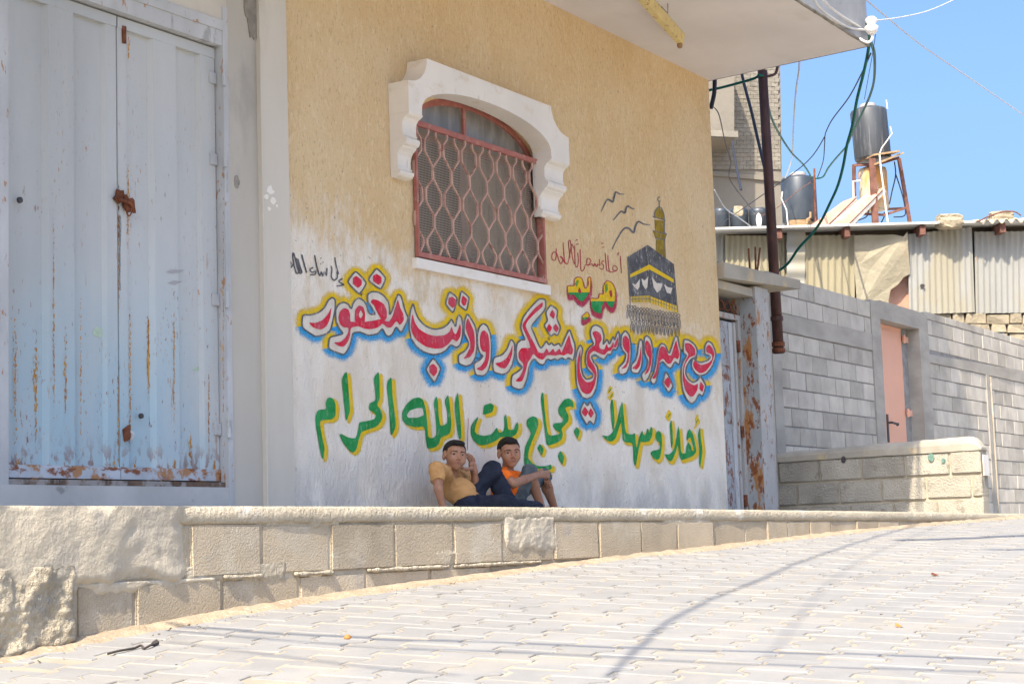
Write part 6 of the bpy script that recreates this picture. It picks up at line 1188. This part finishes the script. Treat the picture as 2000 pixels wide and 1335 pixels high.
P = head_sdf(v, hc, B1, S1); v.chain([nk, P(0, -.018, -.055)], [.040, .036], .02)
v.chain([pel, chest, nk - [0, 0, .03]], [.062, .060, .045], .03); v.chain([shR, nk, shL], [.030, .036, .030], .02)
v.chain([shR, shR*.4+elR*.6, elR, haR], [.026, .028, .025, .020], .012); v.chain([shL, shL*.4+elL*.6, elL, elL*.6+wrL*.4, wrL], [.028, .031, .027, .026, .019], .012)
hand(v, haR, haR + [.05, -.02, -.02], (0, 1, 0), (.2, 0, -1), .95, .15, -1)
HP = lambda px, py, Y: NV(at_y(px, py, Y))
v.chain([wrL, HP(923, 909, -.315)], [.022, .024], .012); v.cone(HP(919, 906, -.335), HP(925, 905, -.29), .014, .013, .012)
for pts_, r0 in (([(918, 901, -.338), (913, 892.5, -.338), (906.5, 889, -.33)], .0085), ([(921, 899, -.322), (916.5, 889.5, -.322), (909, 885.5, -.318)], .0088), ([(924, 900, -.306), (921, 890.5, -.306), (914, 886, -.306)], .0085), ([(926, 904, -.29), (925, 895.5, -.29), (920, 890, -.292)], .0076)):
    q_ = [HP(*t_) for t_ in pts_]; q_ = [q_[0], q_[0]*.5 + q_[1]*.5 + (rt*.002), q_[1], q_[2]]; v.chain(q_, [r0, r0, r0*.92, r0*.78], .003)
v.chain([HP(922, 914, -.335), HP(912, 916, -.345), HP(904, 914, -.348), HP(899.5, 908.5, -.345)], [.013, .0098, .0085, .0068], .006)
v.chain([hpL, kneeL, ankL], [.045, .036, .028], .02); v.chain([hpR, kneeR, ankR], [.045, .036, .028], .02)
for a in (ankL, ankR): v.chain([a - [.02, 0, .02], a + [.10, -.01, -.022]], [.028, .022], .01)
me, V, Q = v.mesh('person', [SK, LIP, BROW, STUB]); face_mats(me, V, Q, hc, B1, S1)
boy1 = tag(link(bpy.data.objects.new('person', me)), 'child in tan polo shirt and navy trousers with hand at temple and one knee raised', 'person', 'children sitting on the terrace')
eyes(boy1, hc, B1, S1); hair(boy1, hc, B1, S1, 0, 0)
v = Vol(np.min([shR-.14, pel-.2], 0), np.max([shL+.14, pel+.16, nk+.1, elL+.06], 0), .0036)
v.chain([pel + [.0, 0, -.01], pel*.5 + chest*.5 + [0, -.01, 0], chest, nk - [0, 0, .05]], [.076, .077, .080, .058], .03); v.chain([shR, nk - [0, 0, .022], shL], [.046, .044, .045], .03)
sR, sL = shR + (elR-shR)*.62, shL + (elL-shL)*.72; v.chain([shR, sR], [.042, .042], .015); v.chain([shL, sL], [.041, .041], .015)
v.wrinkle(.0058, 88, (.45, .2, .85), 1.3); v.wrinkle(.0030, 190, (.75, .1, .55), .5)
keep = v.f.copy(); X, Y, Z = np.meshgrid(*v.ax, indexing='ij')
def trim(vv, p, n, cc, rad):    # flat hem inside a ball
    n = NV(n)/np.linalg.norm(n); g = ((X-p[0])*n[0] + (Y-p[1])*n[1] + (Z-p[2])*n[2]); near_ = ((X-cc[0])**2 + (Y-cc[1])**2 + (Z-cc[2])**2) < rad**2; vv.f = np.where(near_, np.maximum(vv.f, g), vv.f).astype(np.float32)
trim(v, sR, elR-shR, sR + (elR-shR)*.35, .075); trim(v, sL, elL-shL, sL + (elL-shL)*.35, .072)
nd = P(0, -.01, -.06) - nk; trim(v, nk + nd*.30, nd, nk + nd*.75, .07)
me, _, _ = v.mesh('shirt', TAN); link(bpy.data.objects.new('shirt', me), boy1)
# collar and placket
fd = np.cross(nd/np.linalg.norm(nd), shL-shR); fd /= np.linalg.norm(fd); fd = -fd if fd @ (NV(CAM)-nk) < 0 else fd; sd = (shL-shR)/np.linalg.norm(shL-shR)
mb = MB(); v = Vol(nk-.14, nk+.14, .003)
for s in (-1, 1):
    v.chain([nk - fd*.045 + nd*.34, nk + sd*s*.048 + nd*.26, nk + sd*s*.030 + fd*.062 - nd*.30, nk + sd*s*.055 + fd*.055 - nd*.52], [.010, .011, .010, .008], .006)
    v.chain([nk + sd*s*.030 + fd*.062 - nd*.30, nk + sd*s*.006 + fd*.088 - nd*.80], [.009, .006], .004)
v.chain([nk + fd*.088 - nd*.85, chest + fd*.108 + [0, 0, .03]], [.007, .005], .004)
me, _, _ = v.mesh('collar', TAN); link(bpy.data.objects.new('collar', me), boy1)
for i in range(2):
    b = nk + fd*(.098 + .008*i) - nd*(.95 + .5*i); mb = MB(); mb.lathe([(.0045, 0), (.0045, .003), (.003, .004)], b, fd, 10); mb.build('button', SHIRT_IN, boy1)
v = Vol(np.min([pel-.2, ankR-.14, hpR-.15, kneeR-.14], 0), np.max([ankR+.14, kneeL+.14, ankL+.12, pel+.2, hpL+.12], 0), .0038)
v.chain([pel + [-.03, 0, -.005], pel + [.04, 0, 0]], [.080, .078], .03); v.chain([hpL, kneeL, kneeL*.5+ankL*.5+[-.01,0,0], ankL], [.062, .048, .048, .043], .03); v.chain([hpR, kneeR, ankR], [.058, .047, .038], .02); v.wrinkle(.0075, 75, (.8, .2, -.45), .4); v.wrinkle(.003, 170, (.5, .2, .7), 2.)
v.cut((0, 0, Z0 + .001), (0, 0, -1)); me, _, _ = v.mesh('trousers', NAVY); link(bpy.data.objects.new('trousers', me), boy1)
for a in (ankL, ankR):
    v = Vol(a - [.08, .08, .09], a + [.18, .08, .05], .004); v.chain([a + [-.02, 0, -.036], a + [.05, 0, -.036], a + [.11, -.01, -.036]], [.032, .034, .030], .01); v.cut((0, 0, a[2] - .03), (0, 0, 1)); v.cone(a + [.04, -.03, -.03], a + [.05, .03, -.03], .02, .02, .01); me, _, _ = v.mesh('sandal', STRAP); link(bpy.data.objects.new('sandal', me), boy1)

# ---- boy in the orange shirt, arms round his knees
hc = NV(at_y(994.5, 884, -.27)); S2 = .93; B2 = hframe(hc, math.radians(17), math.radians(-2), math.radians(-4))
nk = NV(at_y(990, 924, -.23)); shR, shL = NV(at_y(984, 932, -.36)), NV(at_y(1010, 934, -.10)); pel = NV(at_y(984, 985, -.21)); pel[2] = Z0 + .09; chest = nk*.5 + pel*.5 + [.0, 0, .02]
elR = NV(at_y(1002, 944, -.42)); wrR = NV(at_y(1052, 926, -.36)); knR_ = NV(at_y(1071, 926, -.32)); elL = NV(at_y(1046, 940, -.06)); wrL = NV(at_y(1072, 932, -.15)); knL_ = NV(at_y(1066, 943, -.24))
kneeR, ankR = NV(at_y(1035, 921, -.31)), NV(at_y(1058, 984, -.33)); kneeL, ankL = NV(at_y(1063, 930, -.17)), NV(at_y(1083, 980, -.17)); ankR[2] = Z0 + .055; ankL[2] = Z0 + .055; hpR, hpL = pel + [.02, -.065, 0], pel + [.03, .065, 0]
v = Vol(np.min([hc-.15, pel-.15, elR-.08], 0), np.max([hc+.16, ankL+[.18, .1, .05], wrL+.1, kneeL+.1], 0), .0034)
P = head_sdf(v, hc, B2, S2); v.chain([nk, P(0, -.018, -.055)], [.040, .036], .02); v.chain([pel, chest, nk - [0, 0, .03]], [.060, .058, .044], .03); v.chain([shR, nk, shL], [.029, .036, .029], .02)
v.chain([shR, shR*.4+elR*.6, elR, elR*.6+wrR*.4, wrR], [.028, .031, .028, .027, .019], .012); v.chain([shL, elL, wrL], [.030, .027, .020], .012)
hand(v, wrR, knR_, NV((0, 0, 1.0)) - fw*.2, NV(dn)*1.0 - rt*.75 + fw*.2, .98, .85, 1); hand(v, wrL, knL_, (0, 0, 1), NV((-.3, -.8, -.3)), .95, .7, 1)
v.chain([hpR, kneeR], [.048, .038], .02); v.chain([hpL, kneeL], [.048, .038], .02)
for kn, an in ((kneeR, ankR), (kneeL, ankL)):
    m = kn*.62 + an*.38 + [-.012, 0, 0]; v.chain([kn, m, an], [.038, .036, .023], .015); v.chain([an - [.024, 0, .022], an + [.05, -.008, -.018], an + [.115, -.015, -.032]], [.026, .024, .017], .012)
    for k in range(5): v.chain([an + [.10, -.03 + .012*k, -.036], an + [.142 - .006*k, -.036 + .013*k, -.040]], [.0095, .0075 if k else .010], .003)
me, V, Q = v.mesh('person', [SK, LIP, BROW, STUB]); face_mats(me, V, Q, hc, B2, S2)
boy2 = tag(link(bpy.data.objects.new('person', me)), 'child in orange shirt and grey denim shorts sitting with arms round the knees', 'person', 'children sitting on the terrace')
eyes(boy2, hc, B2, S2); hair(boy2, hc, B2, S2, 0, 0)
v = Vol(np.min([shR-.12, pel-.18], 0), np.max([shL+.12, nk+.1, elR+.05], 0), .0036); X, Y, Z = np.meshgrid(*v.ax, indexing='ij')
v.chain([pel, chest, nk - [0, 0, .05]], [.088, .086, .062], .03); v.chain([shR, nk - [0, 0, .02], shL], [.045, .043, .045], .03); sR, sL = shR + (elR-shR)*.55, shL + (elL-shL)*.4; v.chain([shR, sR], [.045, .044], .015); v.chain([shL, sL], [.045, .044], .015); v.wrinkle(.005, 90, (.4, .2, .85), 2.0)
trim(v, sR, elR-shR, sR + (elR-shR)*.4, .06); trim(v, sL, elL-shL, sL + (elL-shL)*.4, .06); nd = P(0, -.01, -.06) - nk; trim(v, nk + nd*.30, nd, nk + nd*.75, .07)
me, _, _ = v.mesh('shirt', ORANGE); link(bpy.data.objects.new('shirt', me), boy2)
fd = NV(CAM) - nk; fd[2] = 0; fd /= np.linalg.norm(fd); fd = fd*.6 + NV((1, 0, 0))*.6; fd /= np.linalg.norm(fd); sd = np.cross((0, 0, 1.0), fd); v = Vol(nk-.14, nk+.14, .003)
for s in (-1, 1): v.chain([nk - fd*.045 + nd*.40, nk + sd*s*.050 + nd*.35, nk + sd*s*.034 + fd*.050 - nd*.05, nk + sd*s*.050 + fd*.062 - nd*.50], [.011, .013, .014, .011], .006); v.chain([nk + sd*s*.034 + fd*.050 - nd*.05, nk + sd*s*.012 + fd*.075 - nd*.60], [.012, .008], .006)
me, _, _ = v.mesh('collar', ORANGE); link(bpy.data.objects.new('collar', me), boy2)
v = Vol(np.min([pel-.16, hpR-.1], 0), np.max([kneeL+.1, kneeR+.1, hpL+.12], 0), .0036); X, Y, Z = np.meshgrid(*v.ax, indexing='ij')
v.chain([pel + [-.02, 0, -.005], pel + [.04, 0, 0]], [.088, .086], .03); v.chain([hpR, kneeR + [-.004, 0, .0]], [.062, .047], .02); v.chain([hpL, kneeL + [-.004, 0, 0]], [.062, .047], .02)
for kn, an in ((kneeR, ankR), (kneeL, ankL)): v.chain([kn, kn*.84 + an*.16], [.047, .047], .02)
v.wrinkle(.0050, 100, (.7, .2, .6), 3.1)
for kn, an in ((kneeR, ankR), (kneeL, ankL)): hp_ = kn*.90 + an*.10; trim(v, hp_, an-kn, hp_ + (an-kn)*.2, .075)
v.cut((0, 0, Z0 + .001), (0, 0, -1)); me, _, _ = v.mesh('shorts', DENIM); link(bpy.data.objects.new('shorts', me), boy2)
for a in (ankR, ankL):
    v = Vol(a - [.08, .08, .09], a + [.22, .08, .06], .0036); v.chain([a + [-.03, 0, -.047], a + [.06, -.008, -.050], a + [.135, -.016, -.050]], [.032, .036, .033], .01); v.cut((0, 0, a[2] - .038), (0, 0, 1)); v.cut((0, 0, Z0), (0, 0, -1))
    w = a + [.075, -.012, -.020]; q = [w + [0, .044*math.cos(t), .040*math.sin(t) - .018] for t in np.linspace(-.2, math.pi + .2, 9)]; v.chain(q, [.0085]*9, .004)
    me, _, _ = v.mesh('sandal', STRAP); link(bpy.data.objects.new('sandal', me), boy2)
